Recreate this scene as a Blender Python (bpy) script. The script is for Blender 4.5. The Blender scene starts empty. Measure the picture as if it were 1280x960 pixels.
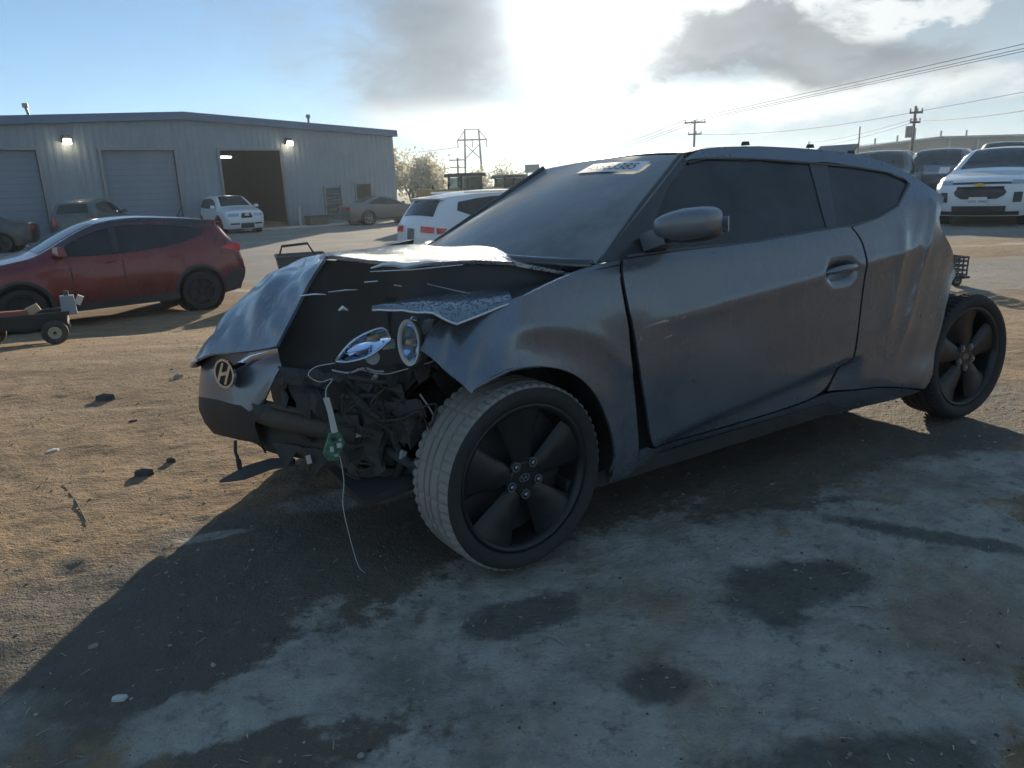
import bpy, bmesh, math, random
import numpy as np
from mathutils import Vector, Matrix, noise as mnoise
from mathutils.geometry import delaunay_2d_cdt
R = math.radians
random.seed(11)
rng = np.random.default_rng(5)
scene = bpy.context.scene
C = scene.collection

# ------------------------------------------------------------------ camera
cam_d = bpy.data.cameras.new('camera'); cam = bpy.data.objects.new('camera', cam_d); C.objects.link(cam)
cam_d.sensor_width = 36.0; cam_d.lens = 917 / 1280 * 36.0
cam_d.clip_start = 0.05; cam_d.clip_end = 6000
PITCH, ROLL, CAMH = 15.2, 2.1, 1.245
cam.matrix_world = (Matrix.Translation((0, 0, CAMH)) @ Matrix.Rotation(R(90 - PITCH), 4, 'X') @ Matrix.Rotation(R(-ROLL), 4, 'Z'))
scene.camera = cam

# ------------------------------------------------------------------ light
SUN_EL, SUN_AZ = 11.6, 6.3          # azimuth measured from +Y towards +X
sun_dir = Vector((math.sin(R(SUN_AZ)) * math.cos(R(SUN_EL)), math.cos(R(SUN_AZ)) * math.cos(R(SUN_EL)), math.sin(R(SUN_EL))))
sd = bpy.data.lights.new('sun', 'SUN'); sun = bpy.data.objects.new('sun', sd); C.objects.link(sun)
sd.energy = 4.0; sd.angle = R(0.6); sd.color = (1.0, 0.86, 0.66)
sun.rotation_euler = sun_dir.to_track_quat('Z', 'Y').to_euler()
sun.location = sun_dir * 60

w = bpy.data.worlds.new('World'); scene.world = w; w.use_nodes = True
nt = w.node_tree; N = nt.nodes; L = nt.links; N.clear()
def nd(t, **kw):
    n = N.new(t)
    for k, v in kw.items(): setattr(n, k, v)
    return n
def mth(op, a, b=None, c=None, clamp=False):
    n = nd('ShaderNodeMath', operation=op); n.use_clamp = clamp
    for i, v in enumerate((a, b, c)):
        if v is None: continue
        if isinstance(v, (int, float)): n.inputs[i].default_value = v
        else: L.new(v, n.inputs[i])
    return n.outputs[0]
def mixc(f, a, b):
    n = nd('ShaderNodeMix', data_type='RGBA'); n.clamp_factor = True
    for i, v in ((0, f), (6, a), (7, b)):
        if isinstance(v, (int, float)): n.inputs[i].default_value = v
        elif isinstance(v, tuple): n.inputs[i].default_value = (*v, 1)
        else: L.new(v, n.inputs[i])
    return n.outputs[2]
def sstep(v, a, b):
    n = nd('ShaderNodeMapRange', interpolation_type='SMOOTHSTEP')
    L.new(v, n.inputs[0]); n.inputs[1].default_value = a; n.inputs[2].default_value = b
    return n.outputs[0]
SKY = 0.112
sky = nd('ShaderNodeTexSky', sky_type='NISHITA'); sky.sun_disc = False
sky.sun_elevation = R(SUN_EL); sky.sun_rotation = R(SUN_AZ)
sky.air_density = 0.8; sky.dust_density = 0.05; sky.ozone_density = 3.0; sky.altitude = 300
tc = nd('ShaderNodeTexCoord'); gen = tc.outputs['Generated']
nrm = nd('ShaderNodeVectorMath', operation='NORMALIZE'); L.new(gen, nrm.inputs[0]); dirv = nrm.outputs[0]
sep = nd('ShaderNodeSeparateXYZ'); L.new(dirv, sep.inputs[0])
az = mth('MULTIPLY', mth('ARCTAN2', sep.outputs[0], sep.outputs[1]), 57.2958)
el = mth('MULTIPLY', mth('ARCSINE', sep.outputs[2]), 57.2958)
dt = nd('ShaderNodeVectorMath', operation='DOT_PRODUCT'); L.new(dirv, dt.inputs[0]); dt.inputs[1].default_value = sun_dir
ang = mth('MULTIPLY', mth('ARCCOSINE', mth('MINIMUM', dt.outputs['Value'], 1.0)), 57.2958)
# cloud coordinates in degrees, warped by noise
cmb = nd('ShaderNodeCombineXYZ'); L.new(mth('MULTIPLY', az, 0.13), cmb.inputs[0]); L.new(mth('MULTIPLY', el, 0.24), cmb.inputs[1])
n1 = nd('ShaderNodeTexNoise'); n1.inputs['Scale'].default_value = 1.0; n1.inputs['Detail'].default_value = 9; n1.inputs['Roughness'].default_value = 0.6
n1.inputs['Distortion'].default_value = 0.25
L.new(cmb.outputs[0], n1.inputs['Vector'])
wob = mth('MULTIPLY', mth('SUBTRACT', n1.outputs['Fac'], 0.5), 2.0)
def cloud(ca, ce, ra, re, soft=0.9, wobble=1.5):
    a = mth('DIVIDE', mth('SUBTRACT', az, ca), ra); e = mth('DIVIDE', mth('SUBTRACT', el, ce), re)
    d = mth('SQRT', mth('ADD', mth('MULTIPLY', a, a), mth('MULTIPLY', e, e)))
    d = mth('ADD', d, mth('MULTIPLY', wob, wobble))
    n = nd('ShaderNodeMapRange', interpolation_type='SMOOTHSTEP'); L.new(d, n.inputs[0])
    n.inputs[1].default_value = 1.0 + soft * .5; n.inputs[2].default_value = 1.0 - soft * .5
    return n.outputs[0]
def mx(*s):
    o = s[0]
    for k in s[1:]: o = mth('MAXIMUM', o, k)
    return o
def scale(col, s):
    n = nd('ShaderNodeVectorMath', operation='SCALE')
    if isinstance(col, tuple): n.inputs[0].default_value = col
    else: L.new(col, n.inputs[0])
    if isinstance(s, (int, float)): n.inputs['Scale'].default_value = s
    else: L.new(s, n.inputs['Scale'])
    return n.outputs[0]
def vadd(a, b):
    n = nd('ShaderNodeVectorMath', operation='ADD'); L.new(a, n.inputs[0]); L.new(b, n.inputs[1]); return n.outputs[0]
# high grey veil round the sun, thick grey cumulus right of it, more cloud of the same kind on round the sky
veil = mx(cloud(22, 9, 30, 15, 1.5, .9), cloud(-2.5, 8, 8.5, 8, 1.5, .9), cloud(120, 16, 50, 9, 1.6, 1.2), cloud(-120, 16, 40, 8, 1.6, 1.2))
rim = mx(cloud(16.5, 10.4, 8.5, 2.7, .35, 1.9), cloud(24.5, 9.2, 5, 1.6, .35, 1.9), cloud(19, 5.2, 13, 1.6, .8, 1.4), cloud(-1.5, 4.4, 8, 1.5, .9, 1.4))
dark = mx(cloud(17.0, 8.7, 8.0, 2.5, .7, 1.9), cloud(24, 6.9, 6, 1.4, .9, 1.4), cloud(12.5, 13.0, 3.0, 1.5, .9, 1.2), mth('MULTIPLY', cloud(-3.8, 10.6, 6.0, 4.6, 1.1, 1.3), .8), cloud(22, 16.5, 9, 2.2, 1.2, 1.2),
          cloud(62, 16, 16, 5, 1, 1.4), cloud(-95, 20, 18, 5, 1, 1.4), cloud(140, 18, 24, 6, 1, 1.4))
# water drops scatter forward: the veil glows round the sun and greys away from it
glow = mth('ADD', mth('MULTIPLY', mth('EXPONENT', mth('MULTIPLY', ang, -1 / 1.55)), 120.0), mth('MULTIPLY', mth('EXPONENT', mth('MULTIPLY', ang, -1 / 6.0)), 2.2))
dn = nd('ShaderNodeTexNoise'); dn.inputs['Scale'].default_value = 1.6; dn.inputs['Detail'].default_value = 5; L.new(cmb.outputs[0], dn.inputs['Vector'])
lowf = sstep(el, 16.0, 1.0)
veilcol = mixc(lowf, (1.3, 1.7, 2.05), (2.1, 2.5, 2.75))
veilcol = vadd(veilcol, scale((1.0, .99, .96), glow))
rimcol = vadd(scale((3.5, 3.65, 3.7), 1.0), scale((1.0, 1.0, .98), mth('MULTIPLY', mth('EXPONENT', mth('MULTIPLY', ang, -1 / 9.0)), 4.0)))
darkcol = vadd(scale((1.0, 1.0, 1.0), mth('MULTIPLY', mth('EXPONENT', mth('MULTIPLY', ang, -1 / 1.5)), 90.0)), scale((1.35, 1.5, 1.7), mth('ADD', mth('MULTIPLY', dn.outputs['Fac'], .9), 0.45)))
clear = mixc(0.6, sky.outputs[0], mixc(lowf, (.9, 1.5, 2.1), (1.5, 2.15, 2.6)))   # thin high haze over the whole sky
skyc = mixc(mth('MULTIPLY', veil, 0.93), clear, veilcol)
skyc = mixc(mth('MULTIPLY', rim, 0.92), skyc, rimcol)
skyc = mixc(mth('MULTIPLY', dark, 0.88), skyc, darkcol)
bg = nd('ShaderNodeBackground'); bg.inputs['Strength'].default_value = SKY; L.new(skyc, bg.inputs['Color'])
wo = nd('ShaderNodeOutputWorld'); L.new(bg.outputs[0], wo.inputs['Surface'])

scene.view_settings.view_transform = 'Standard'; scene.view_settings.look = 'None'
scene.view_settings.gamma = 1.0; scene.view_settings.use_curve_mapping = False
scene.view_settings.exposure = 1.02
scene.render.engine = 'CYCLES'
scene.cycles.max_bounces = 5; scene.cycles.transparent_max_bounces = 12

# ------------------------------------------------------------------ materials
MATS = {}
def mat(name, col, rough=0.6, metal=0.0, coat=0.0, noise=0.0, nscale=8.0, dust=0.0, dustcol=(.30, .26, .21), bump=0.0, bscale=40.0, emit=None, spec=None, trans=0.0, coords='Object', dscale=3.0, flake=0.0):
    if name in MATS: return MATS[name]
    m = bpy.data.materials.new(name); m.use_nodes = True; MATS[name] = m
    t = m.node_tree; b = t.nodes['Principled BSDF']; lk = t.links
    b.inputs['Base Color'].default_value = (*col, 1); b.inputs['Roughness'].default_value = rough; b.inputs['Metallic'].default_value = metal
    b.inputs['Coat Weight'].default_value = coat; b.inputs['Coat Roughness'].default_value = 0.06
    if spec is not None: b.inputs['Specular IOR Level'].default_value = spec
    if trans: b.inputs['Transmission Weight'].default_value = trans
    if emit: b.inputs['Emission Color'].default_value = (*emit[0], 1); b.inputs['Emission Strength'].default_value = emit[1]
    tcn = t.nodes.new('ShaderNodeTexCoord'); co = tcn.outputs[coords]
    def tex(s, d=6, r=.6):
        n = t.nodes.new('ShaderNodeTexNoise'); n.inputs['Scale'].default_value = s; n.inputs['Detail'].default_value = d; n.inputs['Roughness'].default_value = r
        lk.new(co, n.inputs['Vector']); return n.outputs['Fac']
    cur = None
    if noise:
        n = tex(nscale)
        rp = t.nodes.new('ShaderNodeValToRGB'); rp.color_ramp.elements[0].position = .3; rp.color_ramp.elements[1].position = .7
        rp.color_ramp.elements[0].color = (*[max(0, c * (1 - noise)) for c in col], 1); rp.color_ramp.elements[1].color = (*[min(1, c * (1 + noise)) for c in col], 1)
        lk.new(n, rp.inputs[0]); cur = rp.outputs[0]
    if dust:
        n = tex(dscale, 9, .68)
        mr = t.nodes.new('ShaderNodeMapRange'); lk.new(n, mr.inputs[0]); mr.inputs[1].default_value = .34; mr.inputs[2].default_value = .72
        mr.inputs[3].default_value = dust * .25; mr.inputs[4].default_value = dust
        mc = t.nodes.new('ShaderNodeMix'); mc.data_type = 'RGBA'; lk.new(mr.outputs[0], mc.inputs[0])
        if cur: lk.new(cur, mc.inputs[6])
        else: mc.inputs[6].default_value = (*col, 1)
        mc.inputs[7].default_value = (*dustcol, 1); cur = mc.outputs[2]
        rr = t.nodes.new('ShaderNodeMapRange'); lk.new(mr.outputs[0], rr.inputs[0]); rr.inputs[3].default_value = rough; rr.inputs[4].default_value = min(1, rough + .6)
        lk.new(rr.outputs[0], b.inputs['Roughness'])
        if metal:
            r2 = t.nodes.new('ShaderNodeMapRange'); lk.new(mr.outputs[0], r2.inputs[0]); r2.inputs[3].default_value = metal; r2.inputs[4].default_value = 0
            lk.new(r2.outputs[0], b.inputs['Metallic'])
        if coat:
            r2 = t.nodes.new('ShaderNodeMapRange'); lk.new(mr.outputs[0], r2.inputs[0]); r2.inputs[3].default_value = coat; r2.inputs[4].default_value = 0
            lk.new(r2.outputs[0], b.inputs['Coat Weight'])
    if cur: lk.new(cur, b.inputs['Base Color'])
    if bump:
        bn = t.nodes.new('ShaderNodeBump'); bn.inputs['Strength'].default_value = bump; bn.inputs['Distance'].default_value = .02
        lk.new(tex(bscale, 4), bn.inputs['Height']); lk.new(bn.outputs[0], b.inputs['Normal'])
    return m
def glass_mat(name, tint, dust=0.15, rough=0.03, see=0.25, dcol=(.34, .34, .34)):
    m = bpy.data.materials.new(name); m.use_nodes = True; t = m.node_tree; b = t.nodes['Principled BSDF']; lk = t.links; out = t.nodes['Material Output']
    b.inputs['Base Color'].default_value = (*tint, 1); b.inputs['Roughness'].default_value = rough; b.inputs['Specular IOR Level'].default_value = .32
    tr = t.nodes.new('ShaderNodeBsdfTransparent'); tr.inputs['Color'].default_value = (.55, .6, .62, 1)
    df = t.nodes.new('ShaderNodeBsdfDiffuse'); df.inputs['Color'].default_value = (*dcol, 1)
    tcn = t.nodes.new('ShaderNodeTexCoord')
    n = t.nodes.new('ShaderNodeTexNoise'); n.inputs['Scale'].default_value = 3.5; n.inputs['Detail'].default_value = 9; n.inputs['Roughness'].default_value = .65; lk.new(tcn.outputs['Object'], n.inputs['Vector'])
    mr = t.nodes.new('ShaderNodeMapRange'); lk.new(n.outputs['Fac'], mr.inputs[0]); mr.inputs[1].default_value = .3; mr.inputs[2].default_value = .75; mr.inputs[3].default_value = dust * .5; mr.inputs[4].default_value = dust * 1.3
    m1 = t.nodes.new('ShaderNodeMixShader'); m1.inputs[0].default_value = see; lk.new(b.outputs[0], m1.inputs[1]); lk.new(tr.outputs[0], m1.inputs[2])
    m2 = t.nodes.new('ShaderNodeMixShader'); lk.new(mr.outputs[0], m2.inputs[0]); lk.new(m1.outputs[0], m2.inputs[1]); lk.new(df.outputs[0], m2.inputs[2])
    lk.new(m2.outputs[0], out.inputs['Surface']); MATS[name] = m
    return m

# ------------------------------------------------------------------ mesh helpers
def tag(o, label=None, cat=None, group=None, kind=None):
    if label: o['label'] = label
    if cat: o['category'] = cat
    if group: o['group'] = group
    if kind: o['kind'] = kind
    return o
def empty(name, loc=(0, 0, 0), rz=0.0, label=None, cat=None, group=None):
    o = bpy.data.objects.new(name, None); C.objects.link(o); o.location = loc; o.rotation_euler = (0, 0, rz); o.empty_display_size = .2
    return tag(o, label, cat, group)
def mesh_obj(name, vs, fs, m, parent=None, smooth=False, angle=None):
    me = bpy.data.meshes.new(name); me.from_pydata([tuple(v) for v in vs], [], fs); me.validate()
    if m is not None: me.materials.append(MATS[m] if isinstance(m, str) else m)
    if smooth or angle:
        me.polygons.foreach_set('use_smooth', [True] * len(me.polygons))
        if angle: me.set_sharp_from_angle(angle=R(angle))
    o = bpy.data.objects.new(name, me); C.objects.link(o)
    if parent is not None: o.parent = parent
    return o
def copy_tree(o, parent=None):
    c = o.copy(); C.objects.link(c); c.parent = parent
    for ch in o.children: copy_tree(ch, c)
    return c
class MB:
    def __init__(s): s.v = []; s.f = []
    def add(s, vs, fs):
        k = len(s.v); s.v += [Vector(v) for v in vs]; s.f += [tuple(i + k for i in f) for f in fs]; return s
    def box(s, c, d, M=None, taper=None):
        x, y, z = [q / 2 for q in d]; vs = []
        for dz in (-1, 1):
            k = taper if (taper and dz > 0) else 1
            for dx, dy in ((-1, -1), (1, -1), (1, 1), (-1, 1)): vs.append(Vector((dx * x * k, dy * y * k, dz * z)))
        if M is not None: vs = [M @ v for v in vs]
        vs = [v + Vector(c) for v in vs]
        return s.add(vs, [(0, 3, 2, 1), (4, 5, 6, 7), (0, 1, 5, 4), (1, 2, 6, 5), (2, 3, 7, 6), (3, 0, 4, 7)])
    def beam(s, a, b, w, h, up=(0, 0, 1)):
        a = Vector(a); b = Vector(b); d = (b - a).normalized(); u = Vector(up); sd_ = d.cross(u)
        if sd_.length < 1e-4: sd_ = d.cross(Vector((1, 0, 0)))
        sd_.normalize(); u = sd_.cross(d)
        vs = [p + sd_ * (i * w / 2) + u * (j * h / 2) for p in (a, b) for i, j in ((-1, -1), (1, -1), (1, 1), (-1, 1))]
        return s.add(vs, [(0, 3, 2, 1), (4, 5, 6, 7), (0, 1, 5, 4), (1, 2, 6, 5), (2, 3, 7, 6), (3, 0, 4, 7)])
    def tube(s, pts, r, n=8, caps=True):
        pts = [Vector(p) for p in pts]; k0 = len(s.v); rs = r if isinstance(r, (list, tuple)) else [r] * len(pts); pu = None
        for i, p in enumerate(pts):
            d = (pts[min(i + 1, len(pts) - 1)] - pts[max(i - 1, 0)]).normalized()
            if pu is None:
                pu = d.orthogonal().normalized()
            pu = (pu - d * pu.dot(d)); pu = pu.normalized() if pu.length > 1e-6 else d.orthogonal().normalized()
            q = d.cross(pu)
            for j in range(n):
                a = 2 * math.pi * j / n; s.v.append(p + (pu * math.cos(a) + q * math.sin(a)) * rs[i])
        for i in range(len(pts) - 1):
            for j in range(n):
                a = k0 + i * n + j; b = k0 + i * n + (j + 1) % n; s.f.append((a, b, b + n, a + n))
        if caps:
            s.f.append(tuple(k0 + j for j in reversed(range(n)))); e = k0 + (len(pts) - 1) * n; s.f.append(tuple(e + j for j in range(n)))
        return s
    def lathe(s, prof, n=32, M=None, closed=False):
        k0 = len(s.v); m = len(prof)
        for j in range(n):
            a = 2 * math.pi * j / n
            for (h, r) in prof:
                v = Vector((r * math.cos(a), h, r * math.sin(a))); s.v.append(M @ v if M is not None else v)
        for j in range(n):
            for i in range(m if closed else m - 1):
                i2 = (i + 1) % m; j2 = (j + 1) % n
                s.f.append((k0 + j * m + i, k0 + j * m + i2, k0 + j2 * m + i2, k0 + j2 * m + i))
        return s
    def prism(s, poly, a, b, fn):
        n = len(poly); vs = [fn(p, a) for p in poly] + [fn(p, b) for p in poly]
        return s.add(vs, [tuple(range(n)), tuple(range(2 * n - 1, n - 1, -1))] + [(i, i + n, (i + 1) % n + n, (i + 1) % n) for i in range(n)])
    def build(s, name, m, parent=None, smooth=False, angle=None):
        return mesh_obj(name, s.v, s.f, m, parent, smooth, angle)
def lerp(t, pts):
    if t <= pts[0][0]: return pts[0][1]
    for (a, b), (c_, d) in zip(pts, pts[1:]):
        if t <= c_: return b + (d - b) * (t - a) / (c_ - a)
    return pts[-1][1]
def smooth_(t, pts):
    n = len(pts)
    if t <= pts[0][0]: return pts[0][1]
    if t >= pts[-1][0]: return pts[-1][1]
    i = 0
    while t > pts[i + 1][0]: i += 1
    x0, y0 = pts[i]; x1, y1 = pts[i + 1]; h = x1 - x0
    def sl(k):
        a = max(k - 1, 0); b = min(k + 1, n - 1); return (pts[b][1] - pts[a][1]) / (pts[b][0] - pts[a][0])
    m0, m1 = sl(i) * h, sl(i + 1) * h; u = (t - x0) / h
    return (2 * u**3 - 3 * u * u + 1) * y0 + (u**3 - 2 * u * u + u) * m0 + (-2 * u**3 + 3 * u * u) * y1 + (u**3 - u * u) * m1
def ss(t, a, b):
    u = min(1, max(0, (t - a) / (b - a))); return u * u * (3 - 2 * u)
def chaikin(poly, it=2, keep=48, closed=True):
    for _ in range(it):
        n = len(poly); out = []
        for i in range(n):
            p = poly[i]; a = poly[i - 1]; b = poly[(i + 1) % n]
            if not closed and i in (0, n - 1): out.append(p); continue
            d0 = Vector((p[0] - a[0], p[1] - a[1])); d1 = Vector((b[0] - p[0], b[1] - p[1]))
            an = math.degrees(d0.angle(d1)) if d0.length > 1e-7 and d1.length > 1e-7 else 0
            if an > keep: out.append(p)
            else:
                out.append((p[0] * .75 + a[0] * .25, p[1] * .75 + a[1] * .25)); out.append((p[0] * .75 + b[0] * .25, p[1] * .75 + b[1] * .25))
        poly = out
    return poly
def resample(poly, h, closed=True):
    out = []; n = len(poly)
    for i in range(n if closed else n - 1):
        a = Vector(poly[i]); b = Vector(poly[(i + 1) % n]); k = max(1, int(round((b - a).length / h)))
        for j in range(k): out.append(tuple(a.lerp(b, j / k)))
    if not closed: out.append(tuple(poly[-1]))
    r = []
    for p in out:
        if not r or (Vector(p) - Vector(r[-1])).length > h * .25: r.append(p)
    return r
def seg_d(px, py, A, B):
    dx = B[:, 0] - A[:, 0]; dy = B[:, 1] - A[:, 1]; t = ((px - A[:, 0]) * dx + (py - A[:, 1]) * dy) / np.maximum(dx * dx + dy * dy, 1e-12)
    t = np.clip(t, 0, 1); return np.min(np.hypot(px - A[:, 0] - t * dx, py - A[:, 1] - t * dy))
def fill(poly, h):
    """triangulate a 2D outline with an even net of inner points"""
    P = resample(poly, h); A = np.array(P); B = np.roll(A, -1, axis=0)
    x0, y0 = A.min(0); x1, y1 = A.max(0); pts = [Vector(p) for p in P]; row = 0; y = y0 + h * .5
    while y < y1:
        x = x0 + (h * .5 if row % 2 else 0)
        while x < x1:
            c = ((A[:, 1] > y) != (B[:, 1] > y)); xi = A[:, 0] + (y - A[:, 1]) / np.where(c, B[:, 1] - A[:, 1], 1) * (B[:, 0] - A[:, 0])
            if np.count_nonzero(c & (xi > x)) % 2 and seg_d(x, y, A, B) > h * .55: pts.append(Vector((x, y)))
            x += h
        y += h * .866; row += 1
    r = delaunay_2d_cdt(pts, [], [list(range(len(P)))], 1, 1e-6)
    return [tuple(v) for v in r[0]], [tuple(f) for f in r[2]], len(P)
def panel(name, poly, surf, m, parent=None, h=.05, thick=.012, chk=2, side=1, keep=48, smooth=True):
    """sheet panel: outline in (x,z), laid on the surface y = surf(x,z), given a thickness"""
    p = chaikin(poly, chk, keep) if chk else poly
    v, f, n = fill(p, h)
    vs = [Vector((x, side * surf(x, z), z)) for x, z in v]
    out = []
    for t in f:
        a, b, c_ = (vs[i] for i in t); nn = (b - a).cross(c_ - a)
        out.append(t if nn.y * side > 0 else tuple(reversed(t)))
    k = len(vs)
    if thick:
        off = Vector((0, -side * thick, 0)); back = [q + off for q in vs]; rim_ = [i for i in range(n)]
        allv = vs + back + [vs[i] for i in rim_] + [back[i] for i in rim_]; fs = list(out) + [tuple(k + i for i in reversed(t)) for t in out]
        for i in range(n):
            j = (i + 1) % n; fs.append((2 * k + i, 2 * k + j, 2 * k + n + j, 2 * k + n + i))
        return mesh_obj(name, allv, fs, m, parent, smooth=smooth)
    return mesh_obj(name, vs, out, m, parent, smooth=smooth)
def grid(name, rows, m, parent=None, smooth=True, thick=0, flip=False, angle=None):
    n = len(rows[0]); vs = [p for r in rows for p in r]; fs = []
    for i in range(len(rows) - 1):
        for j in range(n - 1):
            q = (i * n + j, i * n + j + 1, (i + 1) * n + j + 1, (i + 1) * n + j); fs.append(tuple(reversed(q)) if flip else q)
    if thick:
        nn = [Vector((0, 0, 0)) for _ in vs]
        for q in fs:
            a, b, c_, d = (Vector(vs[i]) for i in q); w_ = (c_ - a).cross(d - b)
            for i in q: nn[i] += w_
        k = len(vs); back = [Vector(v) - (w_.normalized() if w_.length > 1e-12 else Vector((0, 0, 1))) * thick for v, w_ in zip(vs, nn)]
        R_ = len(rows); loop = list(range(n)) + [i * n + n - 1 for i in range(1, R_)] + [(R_ - 1) * n + j for j in range(n - 2, -1, -1)] + [i * n for i in range(R_ - 2, 0, -1)]
        allv = list(vs) + back + [vs[i] for i in loop] + [back[i] for i in loop]; F_ = fs + [tuple(k + i for i in reversed(q)) for q in fs]; m_ = len(loop)
        for i in range(m_):
            j = (i + 1) % m_; F_.append((2 * k + i, 2 * k + m_ + i, 2 * k + m_ + j, 2 * k + j))
        return mesh_obj(name, allv, F_, m, parent, smooth=smooth, angle=angle)
    return mesh_obj(name, vs, fs, m, parent, smooth=smooth, angle=angle)
def text_obj(name, body, size, m, M, parent=None, depth=.002, sx=1.0):
    cu = bpy.data.curves.new(name, 'FONT'); cu.body = body; cu.size = size; cu.align_x = 'CENTER'; cu.align_y = 'CENTER'; cu.extrude = depth
    t = bpy.data.objects.new(name + '_t', cu); C.objects.link(t); dg = bpy.context.evaluated_depsgraph_get()
    me = bpy.data.meshes.new_from_object(t.evaluated_get(dg)); bpy.data.objects.remove(t); me.name = name
    me.transform(M @ Matrix.Diagonal((sx, 1, 1, 1))); me.materials.clear(); me.materials.append(MATS[m])
    o = bpy.data.objects.new(name, me); C.objects.link(o); o.parent = parent
    return o
def nz(x, y, z, s=1.0): return mnoise.noise(Vector((x * s, y * s, z * s)))
def YZX(p, a): return Vector((p[0], a, p[1]))
# ------------------------------------------------------------------ ground
def G(x, y):
    return -.5 * ss(y, 5, 11) * (1 - ss(x, 1.5, 6)) + .09 * ss(x, 5, 9) - .14 * ss(-x, 2.5, 5) * ss(y, 8, 11) * (1 - ss(y, 16, 24))
def vnoise(X, Y, s, seed):
    r = np.random.default_rng(seed); T = r.random((256, 256))
    x = X * s; y = Y * s; xi = np.floor(x).astype(int); yi = np.floor(y).astype(int); u = x - xi; v = y - yi; u = u * u * (3 - 2 * u); v = v * v * (3 - 2 * v)
    g = lambda a, b: T[a % 256, b % 256]
    return (g(xi, yi) * (1 - u) + g(xi + 1, yi) * u) * (1 - v) + (g(xi, yi + 1) * (1 - u) + g(xi + 1, yi + 1) * u) * v - .5
def axis(lo, c0, c1, hi, h, gr):
    a = list(np.arange(c0, c1 + 1e-6, h)); s = h; p = c1; q = []
    while p < hi: s *= gr; p += s; q.append(p)
    s = h; p = c0; ql = []
    while p > lo: s *= gr; p -= s; ql.append(p)
    return np.array(ql[::-1] + a + q)
xs = axis(-1500, -4.2, 3.2, 1500, .021, 1.028); ys = axis(-60, 1.0, 5.2, 3000, .021, 1.026)
X, Y = np.meshgrid(xs, ys)
def npss(t, a, b):
    u = np.clip((t - a) / (b - a), 0, 1); return u * u * (3 - 2 * u)
Zg = -.5 * npss(Y, 5, 11) * (1 - npss(X, 1.5, 6)) + .09 * npss(X, 5, 9) - .14 * npss(-X, 2.5, 5) * npss(Y, 8, 11) * (1 - npss(Y, 16, 24))
fade = 1 / (1 + np.hypot(X, Y - 2) / 14)
rough_ = .022 * vnoise(X, Y, 1.1, 1) + .013 * vnoise(X, Y * 1.0, 3.1, 2) + .011 * vnoise(X, Y, 8.3, 3) + .010 * np.maximum(vnoise(X, Y, 17, 4), -.1) + .010 * np.maximum(vnoise(X, Y, 31, 5), -.05)
# old wheel ruts along the lane
rut = vnoise((X * .35 + Y * .94), (X * .94 - Y * .35) * .12, 2.2, 6) * .02
near_tyre = np.minimum(np.hypot(X - .04, Y - 2.2), np.hypot(X - 2.3, Y - 3.6)); calm = npss(near_tyre, .15, .6)
Zg = Zg + (rough_ * 1.0 + rut) * fade * (.25 + .75 * calm) - .006
nx, ny = len(xs), len(ys)
co = np.stack([X, Y, Zg], -1).reshape(-1, 3)
idx = np.arange(nx * ny).reshape(ny, nx); q = np.stack([idx[:-1, :-1], idx[:-1, 1:], idx[1:, 1:], idx[1:, :-1]], -1).reshape(-1, 4)
gm = bpy.data.meshes.new('ground'); gm.vertices.add(len(co)); gm.vertices.foreach_set('co', co.ravel()); gm.loops.add(q.size); gm.loops.foreach_set('vertex_index', q.ravel().astype(np.int32))
gm.polygons.add(len(q)); gm.polygons.foreach_set('loop_start', np.arange(0, q.size, 4, dtype=np.int32)); gm.polygons.foreach_set('use_smooth', np.ones(len(q), bool)); gm.update()
ground = bpy.data.objects.new('ground', gm); C.objects.link(ground); ground['kind'] = 'structure'
def GZ(x, y):
    i = min(max(np.searchsorted(xs, x) - 1, 0), nx - 2); j = min(max(np.searchsorted(ys, y) - 1, 0), ny - 2)
    return float(Zg[j, i])

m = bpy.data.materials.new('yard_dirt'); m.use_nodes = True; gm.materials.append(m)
nt = m.node_tree; N = nt.nodes; L = nt.links; B = N['Principled BSDF']
geo = nd('ShaderNodeNewGeometry'); pos = geo.outputs['Position']
def noi(s, d=5, r=.6, vec=None, dist=0):
    n = nd('ShaderNodeTexNoise'); n.inputs['Scale'].default_value = s; n.inputs['Detail'].default_value = d; n.inputs['Roughness'].default_value = r; n.inputs['Distortion'].default_value = dist
    L.new(vec or pos, n.inputs['Vector']); return n.outputs['Fac']
sp = nd('ShaderNodeSeparateXYZ'); L.new(pos, sp.inputs[0]); PX, PY = sp.outputs[0], sp.outputs[1]
wn = mth('MULTIPLY', mth('SUBTRACT', noi(2.6, 6, .62), .5), 1.0); wn2 = mth('SUBTRACT', noi(9, 6, .65), .5)
wob = mth('ADD', mth('MULTIPLY', wn, 1.7), mth('ADD', mth('MULTIPLY', wn2, .7), mth('MULTIPLY', mth('SUBTRACT', noi(32, 4, .7), .5), .35)))
def blot(cx, cy, rx, ry, rot=0, soft=.35, k=1.0):
    c_, s_ = math.cos(R(rot)), math.sin(R(rot)); dx = mth('SUBTRACT', PX, cx); dy = mth('SUBTRACT', PY, cy)
    a = mth('DIVIDE', mth('ADD', mth('MULTIPLY', dx, c_), mth('MULTIPLY', dy, s_)), rx); b = mth('DIVIDE', mth('SUBTRACT', mth('MULTIPLY', dy, c_), mth('MULTIPLY', dx, s_)), ry)
    d = mth('ADD', mth('SQRT', mth('ADD', mth('MULTIPLY', a, a), mth('MULTIPLY', b, b))), mth('MULTIPLY', wob, k))
    n = nd('ShaderNodeMapRange', interpolation_type='SMOOTHSTEP'); L.new(d, n.inputs[0]); n.inputs[1].default_value = 1 + soft / 2; n.inputs[2].default_value = 1 - soft / 2
    return n.outputs[0]
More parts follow.
